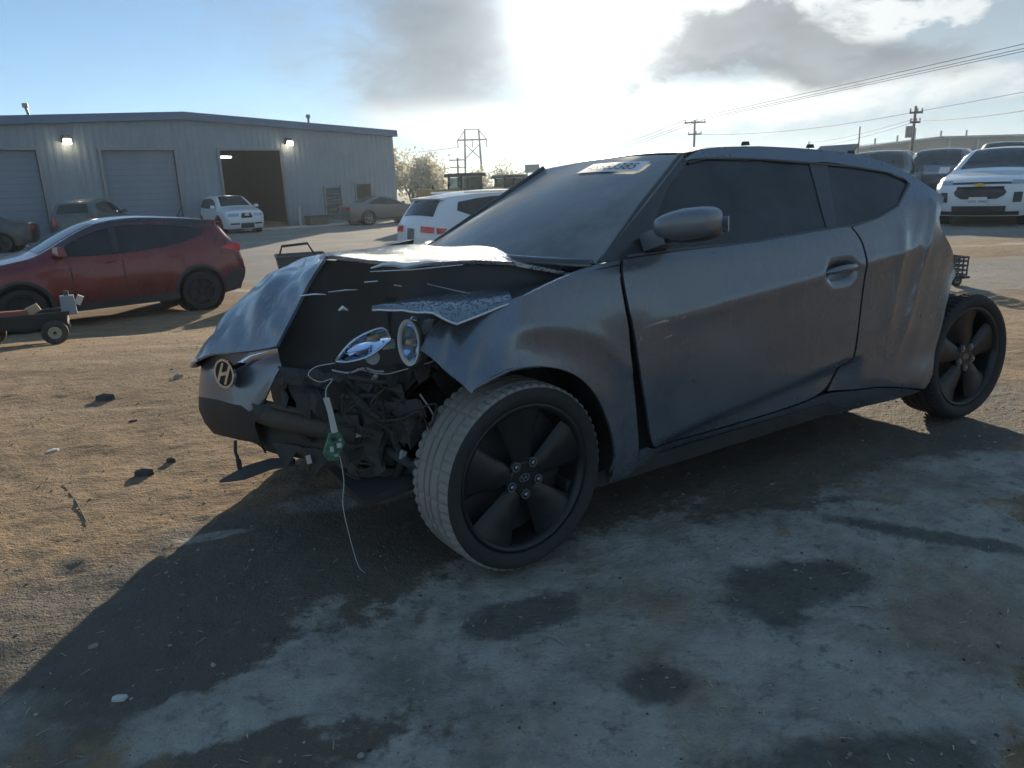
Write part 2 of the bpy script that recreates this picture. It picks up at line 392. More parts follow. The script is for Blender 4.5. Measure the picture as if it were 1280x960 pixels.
# dry tan dirt with straw and darker damp soil
f1 = noi(.55, 5, .6); f2 = noi(5, 6, .68); f3 = noi(38, 4, .7); f4 = noi(120, 2, .7)
col = mixc(sstep(f1, .38, .66), (.315, .215, .125), (.205, .138, .08))
col = mixc(mth('MULTIPLY', sstep(f2, .44, .7), .65), col, (.15, .105, .068))
col = mixc(mth('MULTIPLY', sstep(f3, .57, .72), .4), col, (.40, .31, .20))
col = mixc(mth('MULTIPLY', sstep(f3, .46, .3), .6), col, (.11, .08, .055))
# streaky straw
mp = nd('ShaderNodeMapping'); mp.inputs['Rotation'].default_value = (0, 0, R(22)); mp.inputs['Scale'].default_value = (9, 60, 1); L.new(pos, mp.inputs['Vector'])
st = noi(1.0, 4, .7, mp.outputs[0], .6)
col = mixc(mth('MULTIPLY', sstep(st, .6, .72), mth('MULTIPLY', sstep(f1, .35, .6), .6)), col, (.50, .40, .25))
# rolled wheel tracks across the yard
mp2 = nd('ShaderNodeMapping'); mp2.inputs['Rotation'].default_value = (0, 0, R(-24)); mp2.inputs['Scale'].default_value = (.22, 2.1, 1); L.new(pos, mp2.inputs['Vector'])
tk = noi(1.0, 5, .62, mp2.outputs[0], .3)
col = mixc(mth('MULTIPLY', sstep(tk, .52, .66), .6), col, (.145, .098, .06)); col = mixc(mth('MULTIPLY', sstep(tk, .46, .34), .5), col, (.36, .285, .195))
# dark damp, oily soil along the parked cars
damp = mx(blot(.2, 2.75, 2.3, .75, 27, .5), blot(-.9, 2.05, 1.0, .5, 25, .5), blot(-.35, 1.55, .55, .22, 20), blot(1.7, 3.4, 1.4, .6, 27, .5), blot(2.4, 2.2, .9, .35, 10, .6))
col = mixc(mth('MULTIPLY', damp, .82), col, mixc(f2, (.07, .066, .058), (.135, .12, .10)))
# pale dried concrete-like slurry
pale = mx(blot(.75, 1.95, 1.35, .62, 12, .22), blot(-.66, 1.63, .36, .12, 25, .25), blot(-.2, 2.0, .14, .07, 30), blot(1.9, 2.85, .6, .22, 10, .4), blot(-1.15, 2.53, .15, .035, 20), blot(.2, 1.35, .5, .25, 0, .3), blot(-.55, 2.95, .5, .1, 25, .6), blot(-1.7, 1.35, .5, .2, 20, .6))
pale = mth('MULTIPLY', pale, mth('ADD', .35, mth('MULTIPLY', sstep(noi(1.9, 5, .65), .34, .56), .65)))
col = mixc(mth('MULTIPLY', pale, .93), col, mixc(sstep(f2, .3, .75), (.43, .405, .35), (.29, .27, .23)))
col = mixc(mth('MULTIPLY', mth('MULTIPLY', pale, sstep(noi(14, 5, .7), .53, .68)), .7), col, (.12, .115, .11))
col = mixc(mth('MULTIPLY', sstep(noi(3.4, 5, .7), .5, .68), mth('MULTIPLY', pale, .6)), col, (.15, .14, .13))
stain = mx(blot(.84, 2.06, .22, .14, 10, .5, 1.3), blot(.93, 2.12, .18, .12, 0, .5, 1.2), blot(.77, 1.92, .07, .10, 30, .6, 1.2), blot(.345, 1.62, .095, .075, 0, .55, 1.2), blot(.68, 1.31, .26, .10, 0, .6, 1.4), blot(1.5, 2.33, .42, .05, -30, .7, 1.3), blot(.0, 1.93, .20, .09, 25, .5, 1.5))
col = mixc(mth('MULTIPLY', stain, .78), col, mixc(f3, (.055, .052, .045), (.105, .095, .08)))
# grey rolled gravel of the lane behind and the yard beyond
lane = mth('MULTIPLY', sstep(mth('ADD', PY, mth('ADD', mth('MULTIPLY', PX, .25), mth('MULTIPLY', wn, 3.0))), 14.2, 15.6), 1)
shade_band = mth('MULTIPLY', mth('MULTIPLY', sstep(mth('ADD', PY, mth('MULTIPLY', wn, 1.2)), 7.3, 8.0), sstep(mth('ADD', PY, mth('MULTIPLY', wn, 1.2)), 10.6, 9.6)), sstep(PX, 1, 3))  # grey band at right paints a shadow into the ground colour
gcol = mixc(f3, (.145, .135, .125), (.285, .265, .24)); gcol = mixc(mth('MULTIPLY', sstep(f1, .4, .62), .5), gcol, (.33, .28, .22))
col = mixc(mx(lane, shade_band), col, gcol)
# pale edge of the lane where gravel has washed out
edge = mth('MULTIPLY', sstep(mth('ABSOLUTE', mth('SUBTRACT', mth('ADD', PY, mth('ADD', mth('MULTIPLY', PX, .25), mth('MULTIPLY', wn, .35))), 13.6)), .22, .05), sstep(noi(1.2), .4, .55))
col = mixc(mth('MULTIPLY', edge, .7), col, (.5, .45, .38))
far = sstep(PY, 60, 110); col = mixc(far, col, (.20, .17, .11))
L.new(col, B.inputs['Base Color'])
rg = mth('SUBTRACT', .95, mth('MULTIPLY', damp, .18)); L.new(rg, B.inputs['Roughness']); B.inputs['Specular IOR Level'].default_value = .25
bmp = nd('ShaderNodeBump'); bmp.inputs['Strength'].default_value = 1.0; bmp.inputs['Distance'].default_value = .03
hgt = mth('ADD', mth('ADD', mth('MULTIPLY', f2, .6), mth('MULTIPLY', f3, .5)), mth('ADD', mth('MULTIPLY', f4, .2), mth('MULTIPLY', st, .15)))
L.new(hgt, bmp.inputs['Height']); L.new(bmp.outputs[0], B.inputs['Normal'])

# loose stones and straw: nobody could count them
mat('stone', (.27, .245, .21), .9, noise=.5, nscale=25, coords='Generated')
mat('straw', (.42, .33, .2), .8, noise=.5, nscale=60)
mat('dark_soil', (.07, .06, .05), .95, noise=.4, nscale=20)
def icos(r, seed):
    bm = bmesh.new(); bmesh.ops.create_icosphere(bm, subdivisions=1, radius=1); rr = random.Random(seed)
    for v in bm.verts: v.co *= rr.uniform(.7, 1.15)
    vs = [v.co.copy() for v in bm.verts]; fs = [tuple(v.index for v in f.verts) for f in bm.faces]; bm.free(); return vs, fs
protos = [icos(1, k) for k in range(5)]
def scatter_stones(name, n, x0, x1, y0, y1, r0, r1, m, label):
    mb = MB()
    for _ in range(n):
        x = random.uniform(x0, x1); y = y0 + (y1 - y0) * random.random() ** 1.6; r = r0 * (r1 / r0) ** (random.random() ** 2.5)
        pv, pf = random.choice(protos); rz = Matrix.Rotation(random.uniform(0, 6.3), 3, 'Z'); s = Vector((r, r * random.uniform(.6, 1), r * random.uniform(.4, .7)))
        mb.add([rz @ Vector((v.x * s.x, v.y * s.y, v.z * s.z)) + Vector((x, y, GZ(x, y) + r * .12)) for v in pv], pf)
    return tag(mb.build(name, m), label, 'stones', kind='stuff')
scatter_stones('pebbles', 9000, -6, 5, 1.0, 11, .0022, .010, 'stone', 'small loose pebbles scattered over the dirt yard')
scatter_stones('soil_crumbs', 2500, -4, 3.5, 1.0, 8, .0022, .007, 'dark_soil', 'dark crumbs of soil scattered over the dirt yard')
mb = MB()
for _ in range(4200):
    x = random.uniform(-6, 5); y = 1.1 + 8 * random.random() ** 1.7
    l = random.uniform(.008, .032); a = random.gauss(.5, .9); d = Vector((math.cos(a), math.sin(a), random.uniform(-.1, .25))) * l; s = Vector((-math.sin(a), math.cos(a), 0)) * .0012
    p = Vector((x, y, GZ(x, y) + .004))
    mb.add([p - d / 2 - s, p + d / 2 - s, p + d / 2 + s, p - d / 2 + s], [(0, 1, 2, 3)])
tag(mb.build('straw_litter', 'straw'), 'dry straw bits and dead grass littering the dirt', 'straw', kind='stuff')

# ------------------------------------------------------------------ metal workshop building
mat('siding', (.245, .28, .31), .55, noise=.08, nscale=1.2, bump=.05)
mat('siding_trim', (.10, .16, .25), .45)
mat('door_steel', (.20, .235, .28), .5, noise=.06, nscale=.9)
mat('dark_gap', (.02, .02, .022), .9)
mat('vent_metal', (.25, .26, .27), .45, metal=.6)
mat('concrete', (.42, .40, .37), .9, noise=.25, nscale=3)
mat('lamp_case', (.06, .06, .06), .5)
mat('lamp_glow', (1, .9, .7), .4, emit=((1.0, .86, .58), 14))
mat('tube_glow', (1, 1, 1), .4, emit=((1.0, .98, .92), 22))
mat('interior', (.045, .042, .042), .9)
mat('painted_post', (.42, .40, .36), .7)
WC = Vector((-6.42, 45.05, -.52)); wu = Vector((-.759, -.651, 0)); wn_ = Vector((.651, -.759, 0)); HW = 11.75; DEP = 34
EAVE, RIDGE = 4.95, 5.58
bld = empty('metal_workshop', (WC.x, WC.y, WC.z), 0, 'pale grey metal workshop with blue roof trim and roll-up doors', 'building')
def wp(s, z, o=0.0): return wu * s + wn_ * o + Vector((0, 0, z))
def roofz(s): return EAVE + (RIDGE - EAVE) * (1 - abs(s - HW) / HW)
DOORS = [(6.95, 10.25), (12.3, 15.6), (18.0, 21.3)]; DH = 3.92
SD = (1.75, 2.75, 2.1)
# front wall as pieces round the openings, each strip carrying real ribs
def strip_wall(mb, s0, s1, zlo, zhi=None, rib=.30):
    n = max(1, int(round((s1 - s0) / rib))); h = (s1 - s0) / n
    for i in range(n):
        a = s0 + i * h
        for (b0, b1, o0, o1) in ((a, a + h * .36, 0, 0), (a + h * .36, a + h * .5, 0, .02), (a + h * .5, a + h * .86, .02, .02), (a + h * .86, a + h, .02, 0)):
            t0 = zhi if zhi else roofz(b0) - .02; t1 = zhi if zhi else roofz(b1) - .02
            mb.add([wp(b0, zlo, o0), wp(b1, zlo, o1), wp(b1, t1, o1), wp(b0, t0, o0)], [(3, 2, 1, 0)])
mb = MB(); cuts = [(0, SD[0], 0), (SD[0], SD[1], SD[2]), (SD[1], DOORS[0][0], 0)]
for i, (a, b) in enumerate(DOORS):
    cuts.append((a, b, DH)); cuts.append((b, DOORS[i + 1][0] if i < 2 else 2 * HW, 0))
for a, b, z in cuts: strip_wall(mb, a, b, z)
mb.build('front_wall', 'siding', bld)
mb = MB()
for s in (0, 2 * HW): mb.add([wp(s, 0, 0), wp(s, EAVE, 0), wp(s, EAVE, -DEP), wp(s, 0, -DEP)], [(0, 1, 2, 3) if s == 0 else (3, 2, 1, 0)])
mb.add([wp(0, 0, -DEP), wp(0, EAVE, -DEP), wp(HW, RIDGE, -DEP), wp(2 * HW, EAVE, -DEP), wp(2 * HW, 0, -DEP)], [(0, 1, 2, 3, 4)])
mb.build('side_wall', 'siding', bld)
mb = MB()
for s0, s1 in ((-.15, HW), (HW, 2 * HW + .15)):
    z0, z1 = roofz(s0), roofz(s1)
    mb.add([wp(s0, z0, .25), wp(s1, z1, .25), wp(s1, z1, -DEP), wp(s0, z0, -DEP), wp(s0, z0 + .06, .25), wp(s1, z1 + .06, .25), wp(s1, z1 + .06, -DEP), wp(s0, z0 + .06, -DEP)],
           [(0, 1, 2, 3), (7, 6, 5, 4), (4, 5, 1, 0), (3, 2, 6, 7), (0, 3, 7, 4), (2, 1, 5, 6)])
rf = mb.build('roof', 'siding_trim', bld)
for s0, s1 in ((-.17, HW), (HW, 2 * HW + .17)):
    mb = MB(); z0, z1 = roofz(s0) - .26, roofz(s1) - .26
    mb.add([wp(s0, z0, .27), wp(s1, z1, .27), wp(s1, z1 + .35, .27), wp(s0, z0 + .35, .27), wp(s0, z0, .05), wp(s1, z1, .05), wp(s1, z1 + .35, .05), wp(s0, z0 + .35, .05)],
           [(3, 2, 1, 0), (4, 5, 6, 7), (0, 1, 5, 4), (2, 3, 7, 6), (1, 2, 6, 5), (3, 0, 4, 7)])
    mb.build('fascia', 'siding_trim', rf)
for s, lean in ((4.6, 0), (17.8, .12)):
    mb = MB(); z = roofz(s); mb.tube([wp(s, z - .05, -1.2), wp(s + lean, z + .55, -1.2)], .06, 8); mb.tube([wp(s + lean, z + .5, -1.2), wp(s + lean, z + .68, -1.2)], .12, 8)
    mb.build('roof_vent', 'vent_metal', rf)
for i, (a, b) in enumerate(DOORS):
    mb = MB()
    for s in (a, b): mb.beam(wp(s, 0, .03), wp(s, DH, .03), .12, .16, wn_)
    mb.beam(wp(a - .06, DH + .05, .03), wp(b + .06, DH + .05, .03), .1, .16, wn_)
    fr = mb.build('door_frame', 'siding_trim' if 0 else 'vent_metal', bld)
    if i == 0: continue
    d = empty('roll_up_door'); d.parent = bld
    k = 14; h = DH / k
    for j in range(k):
        mb = MB(); zc = (j + .5) * h; mb.beam(wp(a + .07, zc, -.12), wp(b - .07, zc, -.12), .05, h - .006, (0, 0, 1)); mb.build('slat', 'door_steel', d)
    mb = MB(); mb.add([wp(a, 0, -.16), wp(b, 0, -.16), wp(b, DH, -.16), wp(a, DH, -.16)], [(3, 2, 1, 0)]); mb.build('backing', 'dark_gap', d)
# inside of the open bay
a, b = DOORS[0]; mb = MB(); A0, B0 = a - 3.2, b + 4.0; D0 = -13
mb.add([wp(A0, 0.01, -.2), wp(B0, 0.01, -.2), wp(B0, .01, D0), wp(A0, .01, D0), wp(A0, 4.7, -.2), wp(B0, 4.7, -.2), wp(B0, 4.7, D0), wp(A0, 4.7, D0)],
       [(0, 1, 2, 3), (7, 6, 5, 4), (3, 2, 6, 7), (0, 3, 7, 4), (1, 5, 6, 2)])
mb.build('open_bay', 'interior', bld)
for s, o, z in ((7.9, -5.2, 3.85), (9.15, -5.2, 3.55), (8.4, -9, 3.9)):
    mb = MB(); mb.beam(wp(s - .28, z, o), wp(s + .28, z, o), .14, .07); mb.build('bay_light', 'tube_glow', bld)
for s in (6.55, 16.85):
    z = 4.38; mb = MB(); mb.box(wp(s, z, .17), (.34, .34, .30), Matrix.Rotation(math.atan2(wu.y, wu.x), 3, 'Z'), .75); wl = mb.build('wall_light', 'lamp_case', bld)
    mb = MB(); mb.box(wp(s, z - .12, .30), (.30, .14, .20), Matrix.Rotation(math.atan2(wu.y, wu.x), 3, 'Z')); mb.build('lens', 'lamp_glow', wl)
mb = MB(); mb.add([wp(SD[0], 0, -.1), wp(SD[1], 0, -.1), wp(SD[1], SD[2], -.1), wp(SD[0], SD[2], -.1)], [(3, 2, 1, 0)]); pd = mb.build('side_door', 'interior', bld)
mb = MB()
for s in (SD[0], SD[1]): mb.beam(wp(s, 0, .03), wp(s, SD[2], .03), .08, .12, wn_)
mb.beam(wp(SD[0], SD[2] + .03, .03), wp(SD[1], SD[2] + .03, .03), .07, .12, wn_); mb.build('frame', 'vent_metal', pd)
lv = empty('louvre_vent'); lv.parent = bld
for j in range(11):
    mb = MB(); z = .35 + j * .155; mb.beam(wp(3.75, z, .08), wp(4.65, z, .08), .09, .085, (wn_ * .7 + Vector((0, 0, 1))).normalized()); mb.build('louvre', 'vent_metal', lv)
for s in (3.7, 4.7):
    mb = MB(); mb.beam(wp(s, .2, .07), wp(s, 2.05, .07), .08, .1, wn_); mb.build('louvre_frame', 'vent_metal', lv)
mb = MB(); mb.box(wp(13.6, -.02, 1.2), (21, 2.6, .09), Matrix.Rotation(math.atan2(wu.y, wu.x), 3, 'Z')); mb.build('apron', 'concrete', bld)
for s in (6.55,):
    o = MB().tube([wp(s, -.05, .55) + WC, wp(s, 1.05, .55) + WC], .09, 10).build('bollard', 'painted_post', None, angle=40); tag(o, 'short pale post standing beside the open workshop bay', 'bollard')
mat('brown_box', (.16, .11, .07), .8, noise=.3)
p0 = wp(5.6, 0, .6) + WC
bx_ = empty('tool_box', p0, math.atan2(wu.y, wu.x), 'low brown box on the ground against the workshop wall', 'box')
MB().box((0, 0, .25), (1.1, .5, .46)).build('case', 'brown_box', bx_); MB().box((0, 0, .5), (1.16, .56, .06)).build('lid', 'lamp_case', bx_)

# ------------------------------------------------------------------ far tan building
mat('tan_metal', (.33, .29, .23), .7, noise=.1, nscale=.4)
mat('tan_roof', (.42, .42, .42), .5, metal=.3)
tb = empty('tan_warehouse', (44, 92, 0), 0, 'long low tan metal warehouse far behind the white crossover', 'building')
out = [(0, 0), (0, 4.0), (8.5, 4.75), (40, 4.4), (40, 0)]
mb = MB(); mb.prism(out, 0, 20, lambda p, a: Vector((p[0], a, p[1]))); mb.build('wall', 'tan_metal', tb)
mb = MB()
for (x0, z0), (x1, z1) in ((out[1], out[2]), (out[2], out[3])):
    mb.add([(x0 - .3, -.4, z0 + .02), (x1, -.4, z1 + .02), (x1, 20.4, z1 + .02), (x0 - .3, 20.4, z0 + .02), (x0 - .3, -.4, z0 + .25), (x1, -.4, z1 + .25), (x1, 20.4, z1 + .25), (x0 - .3, 20.4, z0 + .25)], [(0, 3, 2, 1), (4, 5, 6, 7), (0, 1, 5, 4), (2, 3, 7, 6), (1, 2, 6, 5), (3, 0, 4, 7)])
rf2 = mb.build('roof', 'tan_roof', tb)
for x in (1.5, 4.2, 6.3, 9.5, 12.6):
    MB().tube([(x, 2, lerp(x, out[1:4])), (x, 2, lerp(x, out[1:4]) + (1.0 if x != 6.3 else 1.6))], .12, 8).build('vent_pipe', 'tan_roof', rf2)
for x in (9.4, 12.8, 26):
    MB().tube([(x, -.12, 0), (x, -.12, lerp(x, out[1:4]))], .12, 6).build('downpipe', 'tan_roof', tb)
for x in (17, 23, 31):
    MB().box((x, -.03, 1.6), (3.2, .06, 3.2)).build('door', 'door_steel', tb)

# ------------------------------------------------------------------ poles and wires
mat('pole_wood', (.12, .10, .085), .9, noise=.3, nscale=4)
mat('wire', (.03, .03, .03), .7)
mat('insulator', (.2, .2, .21), .4)
def upole(name, x, y, h, arms, label, r=.15, trans=False, z0=0.0):
    e = empty(name, (x, y, z0), 0, label, 'pole')
    MB().tube([(0, 0, -.3), (0, 0, h * .5), (0, 0, h)], [r, r * .8, r * .62], 10).build('pole_shaft', 'pole_wood', e, smooth=True)
    for z, wd in arms:
        a = MB().beam((-wd / 2, -.12, z), (wd / 2, -.12, z), .12, .14).build('crossarm', 'pole_wood', e)
        for k in (-.46, 0.1, .46): MB().tube([(wd * k, -.12, z + .05), (wd * k, -.12, z + .28)], .05, 6).build('insulator', 'insulator', a)
    if trans: MB().tube([(-.35, -.1, h * .62), (-.35, -.1, h * .76)], .26, 10).build('transformer', 'insulator', e)
    return e
upole('utility_pole', 19.85, 80, 7.0, [(6.75, 2.2), (5.6, 1.4)], 'utility pole with two crossarms rising behind the wrecked coupe roof', .16)
upole('utility_pole', 29.3, 55, 5.6, [(5.15, .9), (4.5, .7)], 'utility pole with transformer in front of the tan warehouse', .13, True)
upole('utility_pole', 32.4, 70, 5.2, [], 'bare thin pole behind the wrecked coupe roof', .09)
upole('utility_pole', -6.64, 110, 5.2, [(4.9, 2.3), (3.9, 2.3)], 'small double-arm utility pole behind the loader cab', .2)
h = empty('transmission_tower', (-6.0, 150, -.3), R(8), 'tall two-legged timber transmission tower behind the loaders', 'pole')
for s in (-1, 1): MB().tube([(s * 1.75, 0, -.3), (s * 1.35, 0, 12.2)], [.24, .16], 8).build('tower_leg', 'pole_wood', h, smooth=True)
MB().beam((-2.9, 0, 10.2), (2.9, 0, 10.2), .22, .26).build('crossarm', 'pole_wood', h)
MB().beam((-1.36, 0, 12.1), (1.36, 0, 12.1), .14, .14).build('top_tie', 'pole_wood', h)
for a_, b_ in (((-1.4, 0, 9.4), (1.55, 0, 6.6)), ((1.4, 0, 9.4), (-1.55, 0, 6.6)), ((-2.8, 0, 10.2), (-1.4, 0, 11.9)), ((2.8, 0, 10.2), (1.4, 0, 11.9))): MB().beam(a_, b_, .13, .13).build('brace', 'pole_wood', h)
for x in (-2.8, 0, 2.8): MB().tube([(x, 0, 10.1), (x, 0, 8.8)], .1, 6).build('insulator_string', 'insulator', h)
def wire(a, b, sag, label, r=.022, n=24):
    r *= .65; a = Vector(a); b = Vector(b); pts = [a.lerp(b, t / n) - Vector((0, 0, sag * 4 * (t / n) * (1 - t / n))) for t in range(n + 1)]
    tag(MB().tube(pts, r, 5).build('power_line', 'wire', smooth=True), label, 'power line', 'power lines')
upole('utility_pole', 35.3, -8, 7.6, [(7.1, 2.2)], 'utility pole carrying the wires on past the parked row', .16)
upole('utility_pole', 15.6, 330, 6.9, [(6.3, 2.2)], 'farthest utility pole on the line behind the coupe roof', .16)
upole('utility_pole', 15.5, 5, 4.4, [], 'short pole holding up the low service line', .09)
upole('utility_pole', 42.7, 21, 8.3, [(7.9, .9)], 'utility pole right of the parked row', .14)
upole('utility_pole', 36, 90.5, 4.9, [], 'short pole at the end of the tan warehouse', .1)
for k, (dx, dz, nm) in enumerate(((-1.0, .28, 'outer arm end nearest the workshop'), (.2, .28, 'middle insulator'), (1.0, .28, 'arm end nearest the tan warehouse'))):
    wire((19.85 + dx, 79.9, 6.75 + dz), (35.3 + dx, -8.1, 7.1 + dz), .12, 'near power line leaving the two-arm pole from its ' + nm, .026, 40)
    wire((19.85 + dx, 79.9, 6.75 + dz), (15.6 + dx, 329.9, 6.3 + dz), .9, 'far power line leaving the two-arm pole from its ' + nm, .04, 40)
wire((29.3, 54.9, 4.55), (36, 90.4, 4.2), .25, 'lower line from the transformer pole to the warehouse pole', .026); wire((29.3, 54.9, 4.75), (36, 90.4, 4.75), .25, 'upper line from the transformer pole to the warehouse pole', .026)
wire((29.3, 54.9, 4.6), (15.5, 5, 4.2), .8, 'low service line from the transformer pole to the short pole', .03, 40)
wire((29.3, 54.9, 5.2), (42.7, 20.9, 8.0), .25, 'thin line climbing from the transformer pole past the parked row', .02, 40)
wire((29.3, 54.9, 5.2), (19.9, 80, 5.6), .5, 'thin line joining the transformer pole to the two-arm pole', .02)
wire((-8.9, 150, 8.6), (-40, 152, 9.4), 1.0, 'power line hanging from the timber transmission tower', .06)

# ------------------------------------------------------------------ trees
mat('bark', (.16, .13, .10), .95, noise=.3, nscale=6)
def leafmat(name, col, tr):
    m = bpy.data.materials.new(name); m.use_nodes = True; t = m.node_tree; b = t.nodes['Principled BSDF']; b.inputs['Roughness'].default_value = .7
    oi = t.nodes.new('ShaderNodeTexNoise'); oi.inputs['Scale'].default_value = 1.5; g = t.nodes.new('ShaderNodeNewGeometry'); t.links.new(g.outputs['Position'], oi.inputs['Vector'])
    mc = t.nodes.new('ShaderNodeMix'); mc.data_type = 'RGBA'; mc.inputs[6].default_value = (*[c * .55 for c in col], 1); mc.inputs[7].default_value = (*[c * 1.35 for c in col], 1); t.links.new(oi.outputs['Fac'], mc.inputs[0])
    t.links.new(mc.outputs[2], b.inputs['Base Color']); tl = t.nodes.new('ShaderNodeBsdfTranslucent'); t.links.new(mc.outputs[2], tl.inputs['Color'])
    ms = t.nodes.new('ShaderNodeMixShader'); ms.inputs[0].default_value = tr; t.links.new(b.outputs[0], ms.inputs[1]); t.links.new(tl.outputs[0], ms.inputs[2]); t.links.new(ms.outputs[0], t.nodes['Material Output'].inputs['Surface']); MATS[name] = m
leafmat('pale_leaf', (.52, .48, .36), .6); leafmat('olive_leaf', (.36, .34, .22), .6)
def tree(x, y, h, rad, seed, leaf, label, z0=-1.5, n=2600, name='tree', twiggy=False):
    rr = random.Random(seed); e = empty(name, (x, y, z0), rr.uniform(0, 6), label, 'tree', 'trees beyond the yard'); mb = MB(); tips = []
    def limb(p, d, l, r, lv):
        pts = [p]; q = p.copy(); dd = d.copy()
        for k in range(4):
            dd = (dd + Vector((rr.uniform(-.25, .25), rr.uniform(-.25, .25), rr.uniform(-.05, .2)))).normalized(); q = q + dd * l / 4; pts.append(q.copy())
        mb.tube(pts, [r * (1 - .17 * k) for k in range(5)], 6 if lv < 2 else 4)
        if lv >= 3: tips.append(q); tips.append(pts[2]); return
        for k in range(rr.randint(3, 5)):
            a = rr.uniform(0, 6.28); t = rr.uniform(.45, 1); b = pts[min(4, int(t * 4))]
            limb(b, (dd * .6 + Vector((math.cos(a), math.sin(a), rr.uniform(.1, .7))) * .8).normalized(), l * rr.uniform(.5, .75), r * .5, lv + 1)
    limb(Vector((0, 0, -.2)), Vector((0, 0, 1)), h * .36, h * .028, 0)
    mb.build('trunk', 'bark', e, smooth=True); cb = MB(); top = max(t.z for t in tips) or 1; sc = h * .95 / top
    for k in range(n):
        t = rr.choice(tips); p = t + Vector((rr.gauss(0, 1), rr.gauss(0, 1), rr.gauss(0, .8))) * rad * .16
        s = rr.uniform(.05, .13) * (h / 5); u = Vector((rr.gauss(0, 1), rr.gauss(0, 1), rr.gauss(0, 1))).normalized(); v = u.orthogonal().normalized(); w_ = u.cross(v)
        cb.add([p + v * s, p + w_ * s * .5, p - v * s, p - w_ * s * .5], [(0, 1, 2, 3)])
    cb.build('crown', leaf, e)
    for o in e.children: o.scale = (sc, sc, sc)
tree(-12.6, 78, 6.6, 2.6, 3, 'pale_leaf', 'bare pale tree at the corner of the workshop', n=2000)
tree(-9.2, 72, 5.5, 2.4, 8, 'pale_leaf', 'bushy pale sunlit tree between the workshop and the loaders', n=3000)
tree(-6.4, 76, 4.7, 2.4, 21, 'olive_leaf', 'lower olive tree right beside the yellow loader cab', n=3000)
tree(1.5, 95, 5.0, 2.4, 31, 'olive_leaf', 'small distant olive tree between the two loaders', n=1800)
tree(-3.2, 98, 4.4, 2.2, 33, 'olive_leaf', 'small distant olive tree behind the transmission tower legs', n=1500)

# ------------------------------------------------------------------ wheel loaders
mat('loader_yellow', (.50, .27, .05), .5, noise=.2, dust=.4, dscale=1.2); mat('cab_black', (.03, .03, .03), .5); mat('rubber', (.022, .022, .023), .85, dust=.5, dustcol=(.16, .14, .12), dscale=6)
glass_mat('cab_glass', (.03, .04, .04), .08, .05, .88)
def loader(x, y, rz, z0, label):
    e = empty('wheel_loader', (x, y, z0), rz, label, 'loader', 'wheel loaders')
    mb = MB(); mb.box((-1.35, 0, 1.33), (1.7, 1.3, 1.15), None, .9); mb.box((1.15, 0, 1.25), (1.2, 1.1, 1.3), None, .9); mb.build('chassis', 'loader_yellow', e)
    MB().box((0, 0, 1.35), (1.3, 1.35, .3)).build('cab_floor', 'cab_black', e)
    for a in (-.58, .58):
        for b in (-.6, .6): MB().beam((a, b, 1.4), (a * .92, b * .94, 2.42), .09, .09).build('cab_post', 'cab_black', e)
    MB().box((0, 0, 2.5), (1.45, 1.45, .16), None, .94).build('cab_roof', 'cab_black', e)
    for nm, c_, d in (('cab_window', (0, .59, 1.95), (1.1, .015, .9)), ('cab_window', (0, -.59, 1.95), (1.1, .015, .9)), ('cab_window', (.56, 0, 1.95), (.015, 1.1, .9)), ('cab_window', (-.56, 0, 1.95), (.015, 1.1, .9))): MB().box(c_, d).build(nm, 'cab_glass', e)
    MB().tube([(-1.6, .2, 1.5), (-1.6, .2, 2.1)], .05, 8).build('exhaust', 'cab_black', e)
    for s in (-1, 1):
        MB().beam((.8, s * .35, 1.3), (2.5, s * .35, .6), .14, .22).build('lift_arm', 'loader_yellow', e)
        for a in (-1.15, 1.25):
            MB().lathe([(-.2, .3), (-.22, .55), (-.18, .62), (.18, .62), (.22, .55), (.2, .3), (-.2, .3)], 20, Matrix.Translation((a, s * .75, .6))).build('wheel', 'rubber', e, angle=35)
    mb = MB(); mb.prism([(2.4, .1), (3.2, .05), (3.1, .2), (2.6, .4), (2.7, .9), (2.45, .9)], -1.1, 1.1, YZX); mb.build('bucket', 'loader_yellow', e)
loader(-1.85, 35.5, R(35), -.75, 'yellow wheel loader with black cab behind the white wagon')
loader(.25, 39, R(25), -.85, 'second wheel loader farther off, mostly hidden behind the coupe windshield')
sg = empty('site_sign', (2.2, 60, -.5), R(8), 'small grey sign board on posts beyond the coupe windshield', 'sign')
MB().box((0, 0, 2.9), (1.15, .06, .62)).build('board', 'vent_metal', sg)
for s in (-.4, .4): MB().beam((s, .06, 0), (s, .06, 2.8), .08, .08).build('post', 'vent_metal', sg)
